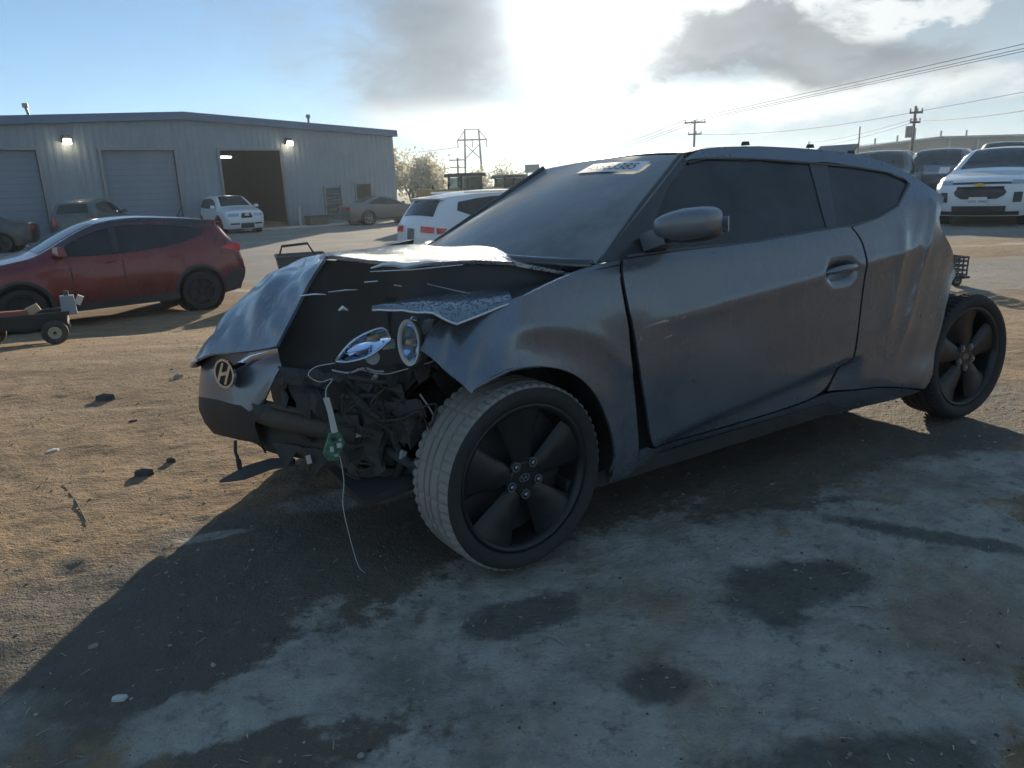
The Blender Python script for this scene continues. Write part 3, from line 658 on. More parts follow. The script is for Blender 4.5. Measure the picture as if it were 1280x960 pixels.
# ------------------------------------------------------------------ wheels
mat('tyre', (.017, .017, .018), .8, dust=.45, dustcol=(.065, .058, .052), dscale=9, bump=.2, bscale=90)
mat('tyre_tread', (.20, .19, .17), .95, dust=.9, dustcol=(.30, .28, .245), dscale=5, bump=.25, bscale=60)
mat('rim_black', (.009, .009, .0105), .40, dust=.08, dustcol=(.05, .048, .046), dscale=8)
mat('rim_silver', (.45, .46, .47), .35, metal=.8, dust=.3)
mat('chrome', (.75, .77, .8), .12, metal=1.0)
mat('hub_dark', (.04, .04, .042), .6)
def tyre_mesh(r, wd, rim, tread=False, n=96):
    hw = wd / 2; mb = MB(); mt = MB()
    side = [(hw * .78, rim), (hw * .92, rim + (r - rim) * .12), (hw * 1.02, rim + (r - rim) * .45), (hw * 1.0, rim + (r - rim) * .72), (hw * .93, r - .012)]
    mb.lathe([(-h, q) for h, q in reversed(side)][::-1] if 0 else side, n); mb.lathe([(-h, q) for h, q in side][::-1], n)
    rows = [(.93, -.012, 1), (.86, -.003, 1), (.60, 0, 1), (.58, -.007, 0), (.52, -.007, 0), (.50, 0, 0), (.20, .001, 0), (.18, -.007, 0), (.12, -.007, 0), (.10, .001, 0)]
    rows = rows + [(-a, b, c_) for a, b, c_ in reversed(rows)]
    N_ = 180 if tread else n
    k = len(rows)
    for j in range(N_):
        a = 2 * math.pi * j / N_
        for (f, dr, sh) in rows:
            cut = 0
            if tread and sh and j % 3 == 0: cut = .007 if abs(f) < .92 else .004
            if tread and not sh and abs(dr) < .002 and j % 9 == 0: cut = .004
            q = r + dr - cut; mt.v.append(Vector((q * math.cos(a), f * hw, q * math.sin(a))))
    for j in range(N_):
        j2 = (j + 1) % N_
        for i in range(k - 1): mt.f.append((j * k + i, j * k + i + 1, j2 * k + i + 1, j2 * k + i))
    return mb, mt
def wheel(parent, x, y, r, wd, rim, side, m_rim, spokes=5, tread_m='tyre', fancy=False, M=None, sw=.34):
    e = bpy.data.objects.new('wheel', None); C.objects.link(e); e.parent = parent; e.matrix_local = Matrix.Translation((x, y, r)) @ (M or Matrix.Identity(4)) @ Matrix.Rotation(0 if side > 0 else math.pi, 4, 'Z')
    a, t = tyre_mesh(r, wd, rim, fancy, 96 if fancy else 40)
    a.build('tyre', 'tyre', e, smooth=True); t.build('tread', tread_m, e, smooth=not fancy, angle=None)
    hw = wd / 2
    MB().lathe([(hw * .8, rim + .004), (hw * .9, rim + .002), (hw * .86, rim - .012), (hw * .6, rim - .02), (-hw * .8, rim - .025)], 64 if fancy else 32).build('rim', m_rim, e, smooth=True)
    MB().lathe([(-hw * .1, 0), (-hw * .1, rim - .02)], 32).build('brake_disc', 'hub_dark', e)
    for k in range(spokes):
        an = 2 * math.pi * (k + .25) / spokes; sb = MB(); P = []
        for (rr, w0, h) in ((.05, sw * .55, .70), (rim * .40, sw * .46, .74), (rim * .72, sw * .56, .68), (rim - .006, sw * .78, .74)):
            for (da, dh) in ((-w0, -.16), (-w0 * .72, .0), (w0 * .72, .0), (w0, -.16)):
                q = an + da * (rim * .55 / max(rr, rim * .5)); P.append(Vector((rr * math.cos(q), hw * (h + dh), rr * math.sin(q))))
        fs = []
        for i in range(3):
            for j in range(3): fs.append((i * 4 + j, i * 4 + j + 1, (i + 1) * 4 + j + 1, (i + 1) * 4 + j))
        sb.add(P, [tuple(reversed(f)) for f in fs]); sb.build('spoke', m_rim, e, smooth=fancy)
    MB().lathe([(hw * .74, 0), (hw * .74, .05), (hw * .66, .062), (hw * .4, .066)], 24).build('hub_cap', m_rim, e, angle=30)
    return e

# ------------------------------------------------------------------ background cars
class Shell:
    """car body: closed side outline lofted across the width, wheel arches cut out, rounded shoulders"""
    def __init__(s, root, top, sill, w, wb, wr, belt, tumble, bow=(.22, .10), crown=.035, taper=.10, rnd=.09, arch=.06):
        s.root = root; s.w = w; s.wb = wb; s.wr = wr; s.belt = belt; s.tumble = tumble; s.bow = bow; s.crown = crown; s.taper = taper; s.rnd = rnd; s.sill = sill
        s.x1 = max(p[0] for p in top); s.x0 = min(p[0] for p in top); s.top = resample(chaikin(top, 2, 62, False), .05, False)
        ra = wr + arch; s.ra = ra; bot = []
        xr, xf = -wb / 2, wb / 2
        def arc(cx, a0, a1): return [(cx + ra * math.cos(R(a)), wr + ra * math.sin(R(a))) for a in np.linspace(a0, a1, 17)]
        da = math.degrees(math.asin(min(.95, max(-.95, (sill - wr) / ra))))
        bot += [(s.top[-1][0], s.top[-1][1])] + arc(xr, 180 - da, da) + [(xr + ra + .15, sill - .01), (xf - ra - .15, sill - .01)] + arc(xf, 180 - da, da)
        s.poly = s.top + bot[1:]
        A = np.array(s.top); s.A = A[:-1]; s.B = A[1:]
    def S(s, x, z, rnd=True):
        t = (x - (s.x1 + s.x0) / 2) / ((s.x1 - s.x0) / 2); y = s.w * (1 - s.taper * abs(t) ** 3.5)
        y -= .05 * max(0, (s.belt * .62 - z)) ** 1.5 / .3; zb = z - s.belt
        y -= .03 * ss(z, s.belt * .75, s.belt); y -= .012 * math.exp(-((z - s.belt * .80) / .035) ** 2)
        if zb > 0: y -= s.tumble * zb
        for cx in (-s.wb / 2, s.wb / 2):
            d = math.hypot(x - cx, z - s.wr) - s.ra
            if d < .07: y += .018 * (1 - max(0, d) / .07)
        if rnd:
            d = seg_d(x, z, s.A, s.B)
            if d < s.rnd: y -= s.rnd - math.sqrt(max(0, s.rnd ** 2 - (s.rnd - d) ** 2))
        return y
    def loft(s, i, f):
        x, z = s.top[i]; y = s.S(x, z) * f; k = 1 - f * f
        nx = ss(x, s.x1 - .75, s.x1) * s.bow[0] * k; nr = ss(-x, -s.x0 - .6, -s.x0) * s.bow[1] * k
        up = s.crown * k * ss(z, .75, 1.0)
        return Vector((x + nx - nr, y, z + up))
    def body(s, m, h=.11):
        v, f, n = fill(s.poly, h); mb = MB()
        vs = [Vector((x, s.S(x, z), z)) for x, z in v]
        for sd_ in (1, -1):
            mb.add([Vector((p.x, p.y * sd_, p.z)) for p in vs], [t if ((vs[t[1]] - vs[t[0]]).cross(vs[t[2]] - vs[t[0]]).y > 0) == (sd_ > 0) else tuple(reversed(t)) for t in f])
        fr = [math.sin(math.pi / 2 * q / 7) for q in range(-7, 8)]; rows = [[s.loft(i, q) for q in fr] for i in range(len(s.top))]
        k0 = len(mb.v); n = len(fr)
        mb.add([p for r_ in rows for p in r_], [(i * n + j, (i + 1) * n + j, (i + 1) * n + j + 1, i * n + j + 1) for i in range(len(rows) - 1) for j in range(n - 1)])
        zf = s.sill + .02
        mb.add([(s.x1 - .25, s.w * .8, zf), (s.x0 + .2, s.w * .8, zf), (s.x0 + .2, -s.w * .8, zf), (s.x1 - .25, -s.w * .8, zf)], [(3, 2, 1, 0)])
        o = mb.build('body', m, s.root); bm = bmesh.new(); bm.from_mesh(o.data); bmesh.ops.remove_doubles(bm, verts=bm.verts, dist=.004); bm.to_mesh(o.data); bm.free()
        o.data.polygons.foreach_set('use_smooth', [True] * len(o.data.polygons)); o.data.set_sharp_from_angle(angle=R(48)); s.bodyo = o
        for cx in (-s.wb / 2, s.wb / 2):
            for sd_ in (1, -1): MB().lathe([(sd_ * (s.w - .30), .0), (sd_ * (s.w - .30), s.ra + .02), (sd_ * (s.w - .03), s.ra + .004)], 24, Matrix.Translation((cx, 0, s.wr))).build('wheel_well', 'cab_black', s.root)
        return o
    def side(s, name, poly, m, off=.006, both=True, h=.12, chk=1, thick=.004, par=None, sides=(1, -1)):
        for sd_ in sides:
            panel(name, poly, lambda x, z: s.S(x, z) + off, m, par or s.root, h, thick, chk, sd_)
    def patch(s, name, p0, p1, f0, f1, m, off=.006, n=8, par=None, shape=None, thick=0):
        T = np.array(s.top); i0 = int(np.argmin(np.hypot(T[:, 0] - p0[0], T[:, 1] - p0[1]))); i1 = int(np.argmin(np.hypot(T[:, 0] - p1[0], T[:, 1] - p1[1])))
        if i0 > i1: i0, i1 = i1, i0
        if i1 == i0: i1 = min(i0 + 1, len(T) - 1)
        rows = []
        for i in range(i0, i1 + 1):
            t = (i - i0) / max(1, i1 - i0); r_ = []
            a0, a1 = (f0, f1) if not shape else shape(t)
            for k in range(n + 1):
                f = a0 + (a1 - a0) * k / n; p = s.loft(i, f); q = s.loft(min(i + 1, len(T) - 1), f) - s.loft(max(i - 1, 0), f); u = s.loft(i, min(f + .02, 1)) - s.loft(i, max(f - .02, -1)); nn = u.cross(q)
                nn = nn.normalized() if nn.length > 1e-9 else Vector((0, 0, 1))
                r_.append(p - nn * off if nn.dot(Vector((p.x, 0, p.z - .6))) < 0 else p + nn * off)
            rows.append(r_)
        return grid(name, rows, m, par or s.root, smooth=True)
    def band(s, name, m, hgt=.13, par=None):
        for cx in (-s.wb / 2, s.wb / 2):
            for sd_ in (1, -1):
                a = [(cx + (s.ra + .001) * math.cos(R(t)), s.wr + (s.ra + .001) * math.sin(R(t))) for t in np.linspace(-8, 188, 25)]; b = [(cx + (s.ra + .055) * math.cos(R(t)), s.wr + (s.ra + .055) * math.sin(R(t))) for t in np.linspace(-8, 188, 25)]
                rows = [[Vector((x, sd_ * (s.S(x, z, False) + o), z)) for x, z in q] for q, o in ((a, -.05), (a, .012), (b, .012), (b, -.01))]
                grid(name, rows, m, par or s.root)
mat('trim_black', (.028, .028, .03), .6, dust=.3, dustcol=(.13, .12, .11))
glass_mat('tint_glass', (.012, .014, .016), .10, .04, .04)
glass_mat('clear_glass', (.03, .035, .038), .10, .04, .15)
mat('lamp_red', (.62, .018, .014), .15, coat=.6); mat('lamp_clear', (.36, .40, .44), .12, coat=.8, metal=.2); mat('plate', (.72, .72, .7), .4); mat('plate_dark', (.12, .12, .13), .5); mat('gold', (.55, .36, .09), .3, metal=.7)
mat('gloss_roof', (.015, .015, .017), .18, coat=.6)
mat('plate_ink', (.05, .06, .12), .5)
def paint(name, col, metal=.3, dust=.25, rough=.32): return mat(name, col, rough, metal, .7, dust=dust, dustcol=(.30, .27, .23), dscale=1.6)
paint('paint_red', (.165, .011, .016), .4, .14, .22); paint('paint_white', (.74, .75, .77), .0, .12); paint('paint_black', (.018, .018, .02), .2, .3); paint('paint_grey', (.13, .135, .14), .5, .35); paint('paint_green', (.045, .06, .055), .3, .4); paint('paint_navy', (.03, .04, .07), .4, .3)

def suv(name, label, cat, loc, rz, pm, L_, W_, H_, wb, wr, detail=2, style='suv', group=None, glass='tint_glass', rim='rim_black', rack=False, cladding=True):
    z0 = G(loc[0], loc[1]) if len(loc) < 3 else loc[2]
    e = empty(name, (loc[0], loc[1], z0), rz, label, cat, group)
    f = L_ / 2; r = -L_ / 2; k = H_ / 1.65; fo = f - .05
    if style == 'suv':
        top = [(fo - .10, .20), (fo, .30), (fo + .03, .58), (fo - .02, .86 * k), (fo - .14, .98 * k), (f - .75, 1.07 * k), (f - 1.22, 1.13 * k), (f - 1.85, 1.50 * k), (f - 2.15, 1.62 * k), (f - 2.7, H_), (r + 1.2, H_ - .02), (r + .48, H_ - .10), (r + .34, H_ - .16), (r + .10, 1.12 * k), (r + .03, .98 * k), (r, .72 * k), (r + .03, .42), (r + .14, .25)]
        belt = 1.08 * k; dlo = [(f - 1.32, 1.10 * k), (f - 1.92, 1.46 * k), (f - 2.7, 1.56 * k), (r + 1.2, 1.535 * k), (r + .62, 1.46 * k), (r + .55, 1.30 * k), (r + .95, 1.15 * k), (0, 1.09 * k)]; tum = .42
    elif style == 'hatch':
        top = [(fo - .10, .20), (fo, .30), (fo + .03, .55), (fo - .03, .84 * k), (fo - .20, .98 * k), (f - .85, 1.08 * k), (f - 1.15, 1.13 * k), (f - 1.75, 1.47 * k), (f - 2.1, 1.6 * k), (f - 2.6, H_), (r + 1.2, H_ - .03), (r + .5, H_ - .10), (r + .33, H_ - .17), (r + .22, 1.25 * k), (r + .06, 1.06 * k), (r + .02, .90 * k), (r - .02, .62 * k), (r + .03, .42), (r + .16, .27)]
        belt = 1.10 * k; dlo = [(f - 1.3, 1.12 * k), (f - 1.86, 1.43 * k), (f - 2.5, 1.54 * k), (r + 1.3, 1.50 * k), (r + .62, 1.39 * k), (r + .72, 1.28 * k), (r + 1.25, 1.15 * k), (0, 1.09 * k)]; tum = .45
    else:
        top = [(fo - .10, .20), (fo, .30), (fo + .02, .5), (fo - .05, .72), (fo - .25, .83), (f - 1.1, .94), (f - 1.45, .98), (f - 2.0, 1.27), (f - 2.3, H_ - .04), (f - 2.8, H_), (r + 1.7, H_ - .03), (r + 1.2, H_ - .16), (r + .75, 1.08), (r + .1, 1.03), (r + .01, .9), (r, .55), (r + .05, .35), (r + .16, .25)]
        belt = .95; dlo = [(f - 1.5, .97), (f - 2.1, 1.24), (f - 2.8, 1.36), (r + 1.75, 1.33), (r + 1.25, 1.2), (r + .95, 1.05), (0, .98)]; tum = .5
    sh = Shell(e, top, .24, W_, wb, wr, belt, tum); sh.body(pm)
    sh.side('side_window', dlo, glass)
    for nm, a, b, c0, c1 in (('windshield', 5 if style != 'sedan' else 6, None, 0, 0),):
        pass
    ws0 = top[6]; ws1 = top[8]; sh.patch('windshield', (ws0[0] - .04, ws0[1] + .02), ws1, -.86, .86, glass)
    if style != 'sedan': sh.patch('rear_window', (top[-6][0] - .02, top[-6][1] - .03) if style == 'suv' else top[-7], (top[-5][0] + .02, top[-5][1] + .05), -.84, .84, glass)
    else: sh.patch('rear_window', top[10], top[12], -.84, .84, glass)
    if cladding: sh.band('arch_cladding', 'trim_black')
    sh.side('sill_trim', [(wb / 2 - wr - .1, .235), (wb / 2 - wr - .1, .34), (-wb / 2 + wr + .1, .36), (-wb / 2 + wr + .1, .235)], 'trim_black', .012)
    for sx in (1, -1):
        for sd_ in (1, -1):
            wheel(e, sx * wb / 2, sd_ * (W_ - .115), wr, .22, wr * .68, sd_, rim, 5)
    for sd_ in (1, -1):
        mx_ = dlo[0][0] - .12; mz = dlo[0][1] + .05; y = sh.S(mx_, mz) * sd_
        mb = MB(); mb.box((mx_, y + sd_ * .12, mz + .03), (.12, .20, .13), Matrix.Rotation(.2 * sd_, 3, 'Z'), .8); mb.build('mirror', pm, e, angle=50)
    if detail > 1:
        for xs_ in (.12, -.85):
            p = MB().beam((xs_, 0, 0), (xs_ - .16, 0, .01), .03, .03)
            for sd_ in (1, -1):
                y = sh.S(xs_, belt - .12) * sd_; MB().beam((xs_, y + .02 * sd_, belt - .13), (xs_ - .17, y + .022 * sd_, belt - .12), .03, .03).build('door_handle', pm, e)
        for xs_ in (f - 1.55 if style != 'sedan' else f - 1.6, -.05 - .1, -1.08):
            sh.side('door_seam', [(xs_, .40), (xs_ + .012, .40), (xs_ + .012, belt - .03), (xs_, belt - .03)], 'dark_gap', .002, thick=0, chk=0)
        sh.side('pillar', [(-.12, belt + .03), (-.02, belt + .03), (-.06, dlo[2][1] - .01), (-.15, dlo[2][1] - .01)], 'trim_black', .011, chk=0)
    return e, sh, top, dlo
# red crossover on the left
e, sh, top, dlo = suv('red_crossover', 'dusty dark red crossover parked side-on near the yard cart', 'car', (-6.77, 12.33), math.atan2(10.88 - 12.62, -7.22 + 5.27), 'paint_red', 4.29, .88, 1.585, 2.62, .328, style='hatch')
sh.side('tail_light', [(-1.72, 1.03), (-2.02, 1.09), (-2.10, 1.05), (-2.10, .94), (-1.95, .95)], 'lamp_red', .012)
sh.side('rear_bumper', [(-1.80, .28), (-1.72, .50), (-1.9, .62), (-2.12, .62), (-2.10, .42), (-2.02, .28)], 'trim_black', .010)
sh.patch('rear_bumper_face', (-2.15, .62), (-2.03, .30), -.97, .97, 'trim_black', .012); sh.patch('rear_lamp', (-2.09, 1.03), (-2.11, .93), .55, .99, 'lamp_red', .012); sh.patch('rear_lamp', (-2.09, 1.03), (-2.11, .93), -.99, -.55, 'lamp_red', .012)
sh.side('headlight', [(1.55, .86), (1.98, .80), (2.0, .68), (1.75, .74)], 'lamp_clear', .010); sh.patch('grille', (2.09, .80), (2.14, .48), -.5, .5, 'trim_black', .01)
sh.side('roof_side', [(.75, 1.22), (.40, 1.405), (.05, 1.525), (-.45, 1.573), (-.95, 1.545), (-1.62, 1.475), (-1.73, 1.42), (-1.53, 1.345), (-.845, 1.45), (-.355, 1.49), (.285, 1.385), (.80, 1.12)], 'gloss_roof', .007)
sh.patch('roof_panel', (.10, 1.47), (-1.55, 1.51), -.985, .985, 'gloss_roof', .006)
mb = MB(); mb.prism([(-1.35, 1.515), (-1.92, 1.465), (-1.90, 1.43), (-1.5, 1.44)], -.57, .57, YZX); mb.build('roof_spoiler', 'paint_red', e)
MB().tube([(-1.35, 0, 1.55), (-1.47, 0, 1.72)], .008, 6).build('antenna', 'trim_black', e)
mb = MB(); mb.box((-1.85, .45, .30), (.12, .35, .1)); mb.build('exhaust_tip', 'trim_black', e)
# white SUV coming out of the bay
e, sh, top, dlo = suv('white_suv', 'white suv with dark grille parked before the open bay', 'car', (-13.55, 37.0), R(-53), 'paint_white', 4.9, .97, 1.71, 2.82, .37)
f = 2.45
sh.patch('grille', (2.40, .93), (2.43, .70), -.36, .36, 'trim_black', .012, shape=lambda t: (-.34 + .12 * abs(t - .35), .34 - .12 * abs(t - .35)))
MB().box((2.66, 0, .86), (.03, .22, .14)).build('badge', 'chrome', e)
for s_ in (1, -1):
    sh.patch('headlight', (2.41, .92), (2.42, .80), s_ * .44, s_ * .99, 'lamp_clear', .012); sh.patch('fog_lamp', (2.43, .50), (2.41, .38), s_ * .45, s_ * .96, 'trim_black', .012)
sh.patch('lower_grille', (2.42, .46), (2.36, .28), -.4, .4, 'trim_black', .012)
# white wagon seen from behind
e, sh, top, dlo = suv('white_wagon', 'white suv seen from its rear corner behind the wrecked coupe', 'car', (.02, 16.55), R(36), 'paint_white', 4.66, .945, 1.64, 2.87, .36, rim='rim_silver', glass='tint_glass')
for s_ in (1, -1):
    sh.patch('tail_light', (-2.30, .98), (-2.33, .86), s_ * .48, s_ * 1.0, 'lamp_red', .012); MB().beam((.9, s_ * .66, 1.64), (-1.5, s_ * .66, 1.63), .04, .035).build('roof_rail', 'chrome', e)
sh.side('tail_light_wrap', [(-2.08, .96), (-2.28, .98), (-2.29, .86), (-2.18, .87)], 'lamp_red', .010)
sh.patch('licence_plate', (-2.32, .93), (-2.33, .76), -.17, .17, 'plate_dark', .016); sh.patch('rear_bumper_face', (-2.33, .62), (-2.2, .28), -.9, .9, 'trim_black', .012)
mb = MB(); mb.prism([(-1.55, 1.575), (-2.04, 1.535), (-2.02, 1.50), (-1.7, 1.50)], -.60, .60, YZX); mb.build('roof_spoiler', 'paint_white', e)
# white compact crossover on the right
e, sh, top, dlo = suv('white_crossover', 'white compact crossover with gold badge facing the wrecked coupe', 'car', (11.1, 16.95), R(229), 'paint_white', 4.54, .91, 1.56, 2.70, .345, glass='clear_glass')
K_ = 1.56 / 1.65
sh.patch('hood_gap', (2.21, .845), (2.17, .895), -.86, .86, 'trim_black', .006)
sh.patch('grille', (2.21, .80), (2.25, .56), -.62, .62, 'trim_black', .014, shape=lambda t: (-(.62 - .2 * (2 * t - 1) ** 2), .62 - .2 * (2 * t - 1) ** 2))
for k in range(4):
    z = .60 + k * .05; sh.patch('grille_bar', (2.24, z), (2.24, z + .02), -.55, .55, 'hub_dark', .02)
x = 2.47; mb = MB(); mb.prism([(-.15, -.03), (-.06, -.03), (-.06, -.055), (.06, -.055), (.06, -.03), (.15, -.03), (.13, .03), (.055, .03), (.055, .05), (-.055, .05), (-.055, .03), (-.13, .03)], x - .02, x + .02, lambda p, a: Vector((a, p[0] * .6, .82 + p[1] * .65))); mb.build('badge', 'gold', e)
pl = MB().box((2.50, 0, .50), (.012, .32, .165)).build('licence_plate', 'plate', e)
text_obj('plate_text', 'KFG 3990', .075, 'plate_ink', Matrix.Translation((2.508, 0, .49)) @ Matrix.Rotation(R(90), 4, 'Z') @ Matrix.Rotation(R(90), 4, 'X'), e, .001)
sh.patch('lower_grille', (2.25, .42), (2.22, .30), -.66, .66, 'trim_black', .012); sh.patch('skid_plate', (2.21, .27), (2.15, .21), -.97, .97, 'trim_black', .012)
for s_ in (1, -1):
    sh.patch('running_light', (2.15, .90), (2.19, .84), s_ * .70, s_ * .985, 'lamp_clear', .012); sh.patch('headlight', (2.25, .66), (2.24, .50), s_ * .78, s_ * .97, 'trim_black', .012)
# grey sedan by the workshop corner
e, sh, top, dlo = suv('grey_sedan', 'dusty grey sedan parked by the workshop corner door', 'car', (-6.5, 40.2), R(38), 'paint_grey', 4.6, .9, 1.44, 2.7, .33, style='sedan', detail=1, rim='rim_silver')
for s_ in (1, -1): sh.patch('tail_light', (-2.29, .92), (-2.30, .75), s_ * .6, s_ * .98, 'lamp_red', .012)
# dark boxy SUV before the roller doors
e, sh, top, dlo = suv('dark_green_suv', 'dark green suv standing before the roller doors', 'car', (-16.9, 31.0), R(100), 'paint_green', 4.5, .92, 1.78, 2.65, .36, detail=1)
for s_ in (1, -1): sh.patch('tail_light', (-2.2, 1.05), (-2.24, .80), s_ * .82, s_ * .98, 'lamp_red', .012)
e, sh, top, dlo = suv('black_sedan', 'black sedan before the roller door behind the red crossover', 'car', (-19.9, 27.6), R(200), 'paint_black', 4.6, .9, 1.42, 2.7, .33, style='sedan', detail=1)
for s_ in (1, -1): sh.patch('tail_light', (-2.29, .92), (-2.30, .75), s_ * .55, s_ * .98, 'lamp_red', .012)
# dark cars in the row at right
D = [('black_suv', 'black suv with wet roof right behind the coupe tail', (10.0, 20.2), R(236), 'paint_black', 4.7, .94, 1.66, 'suv'),
     ('navy_suv', 'dark navy suv between the black suv and the white crossover', (12.9, 22.5), R(232), 'paint_navy', 4.7, .94, 1.72, 'suv'),
     ('dark_green_hatchback', 'dark green hatchback half hidden behind the white crossover', (15.6, 25.8), R(235), 'paint_green', 4.4, .9, 1.60, 'hatch'),
     ('black_van', 'tall black van at the back of the parked row', (19.0, 29.0), R(238), 'paint_black', 5.0, 1.0, 2.05, 'suv'),
     ('grey_suv', 'grey suv in the row before the tan warehouse', (24.5, 36), R(238), 'paint_grey', 4.7, .94, 1.75, 'suv')]
for nm, lb, lc, rz, pm, a, b, c_, stl in D:
    e, sh, top, dlo = suv(nm, lb, 'car', lc, rz, pm, a, b, c_, a * .59, .35, detail=1, style=stl, glass='clear_glass')
    for s_ in (1, -1): sh.patch('headlight', top[3], (top[3][0], top[3][1] - .12), s_ * .6, s_ * .98, 'lamp_clear', .012)
    sh.patch('grille', (top[2][0], .80), (top[2][0], .5), -.5, .5, 'trim_black', .012)
# car with raised tailgate behind the coupe roof
e, sh, top, dlo = suv('black_hatchback', 'black hatchback with its tailgate raised behind the coupe roof', 'car', (8.1, 21.3), R(215), 'paint_black', 4.2, .88, 1.5, 2.6, .32, detail=1, style='hatch')
mb = MB(); mb.prism([(-1.3, 1.50), (-2.15, 1.95), (-2.2, 1.90), (-2.05, 1.80), (-1.35, 1.44)], -.60, .60, YZX); mb.build('raised_tailgate', 'paint_black', e)
# ------------------------------------------------------------------ the wrecked coupe
paintm = mat('coupe_paint', (.125, .148, .182), .20, .6, .7, dust=.20, dustcol=(.24, .24, .245), dscale=2.2, bump=.012, bscale=30)
mat('coupe_paint_bare', (.15, .18, .225), .24, .65, .6, dust=.22, dustcol=(.24, .24, .245), dscale=3)
mat('black_plastic', (.02, .02, .021), .55, dust=.35, dustcol=(.09, .083, .075), dscale=5)
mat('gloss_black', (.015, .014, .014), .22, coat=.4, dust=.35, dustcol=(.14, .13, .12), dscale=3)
mat('mirror_paint', (.15, .165, .19), .3, .5, .5, dust=.25, dustcol=(.24, .24, .24))
mat('apron_black', (.020, .018, .018), .5, dust=.25, dustcol=(.075, .068, .062), dscale=6)
mat('cavity', (.022, .020, .019), .85, noise=.5, nscale=9)
mat('beam_steel', (.06, .048, .038), .7, metal=.2, dust=.4, dustcol=(.11, .09, .07))
mat('grey_plastic', (.04, .038, .035), .7, dust=.5, dustcol=(.085, .077, .066), dscale=5)
mat('raw_edge', (.72, .72, .70), .35, metal=.5)
mat('shell_clear', (.60, .68, .78), .08, metal=.75, coat=.5)
mat('reflector', (.58, .70, .92), .06, metal=1.0)
mat('bulb_amber', (.42, .34, .22), .3, metal=.3); mat('socket_grey', (.38, .38, .37), .5)
mat('board_green', (.06, .16, .10), .55, noise=.5, nscale=60); mat('pale_plastic', (.58, .58, .55), .5, dust=.4)
mat('wire_pale', (.5, .49, .46), .6); mat('underbody', (.03, .029, .028), .85, noise=.4, nscale=5)
mat('cowl_gloss', (.02, .02, .022), .12, coat=1.0)
mat('sticker_white', (.70, .71, .72), .5); mat('sticker_ink', (.03, .03, .035), .6)
glass_mat('coupe_side_glass', (.012, .013, .017), .15, .05, .03)
glass_mat('coupe_windshield', (.018, .021, .024), .62, .08, .05)
# roof and hood carry a film of frost and droplets
def wetmat(name, col, metal):
    m = mat(name, col, .18, metal, .6); t = m.node_tree; b = t.nodes['Principled BSDF']; lk = t.links
    tcn = t.nodes.new('ShaderNodeTexCoord'); vo = t.nodes.new('ShaderNodeTexVoronoi'); vo.inputs['Scale'].default_value = 95; lk.new(tcn.outputs['Object'], vo.inputs['Vector'])
    nn = t.nodes.new('ShaderNodeTexNoise'); nn.inputs['Scale'].default_value = 9; lk.new(tcn.outputs['Object'], nn.inputs['Vector'])
    mr = t.nodes.new('ShaderNodeMapRange'); mr.interpolation_type = 'SMOOTHSTEP'; lk.new(vo.outputs['Distance'], mr.inputs[0]); mr.inputs[1].default_value = .48; mr.inputs[2].default_value = .1
    mu = t.nodes.new('ShaderNodeMath'); mu.operation = 'MULTIPLY'; lk.new(mr.outputs[0], mu.inputs[0]); lk.new(nn.outputs['Fac'], mu.inputs[1])
    bn = t.nodes.new('ShaderNodeBump'); bn.inputs['Strength'].default_value = .9; bn.inputs['Distance'].default_value = .006; lk.new(mu.outputs[0], bn.inputs['Height']); lk.new(bn.outputs[0], b.inputs['Normal']); lk.new(bn.outputs[0], b.inputs['Coat Normal'])
wetmat('roof_wet', (.03, .03, .033), .0); wetmat('hood_wet', (.16, .18, .21), .6)

def scratch(name, src, rot, sc):
    m = MATS[src].copy(); m.name = name; MATS[name] = m; t = m.node_tree; b = t.nodes['Principled BSDF']; lk = t.links
    tcn = t.nodes.new('ShaderNodeTexCoord'); mp = t.nodes.new('ShaderNodeMapping'); mp.inputs['Rotation'].default_value = rot; mp.inputs['Scale'].default_value = sc; lk.new(tcn.outputs['Object'], mp.inputs['Vector'])
    n = t.nodes.new('ShaderNodeTexNoise'); n.inputs['Scale'].default_value = 1; n.inputs['Detail'].default_value = 5; n.inputs['Roughness'].default_value = .7; n.inputs['Distortion'].default_value = .4; lk.new(mp.outputs[0], n.inputs['Vector'])
    mr = t.nodes.new('ShaderNodeMapRange'); lk.new(n.outputs['Fac'], mr.inputs[0]); mr.inputs[1].default_value = .56; mr.inputs[2].default_value = .70
    old = b.inputs['Base Color'].links[0].from_socket; mc = t.nodes.new('ShaderNodeMix'); mc.data_type = 'RGBA'; lk.new(mr.outputs[0], mc.inputs[0]); lk.new(old, mc.inputs[6]); mc.inputs[7].default_value = (.32, .34, .36, 1); lk.new(mc.outputs[2], b.inputs['Base Color'])
    bn = t.nodes.new('ShaderNodeBump'); bn.inputs['Strength'].default_value = .5; bn.inputs['Distance'].default_value = .01; lk.new(n.outputs['Fac'], bn.inputs['Height']); lk.new(bn.outputs[0], b.inputs['Normal'])
scratch('hood_crushed', 'coupe_paint_bare', (0, R(-40), R(20)), (5, 26, 9))
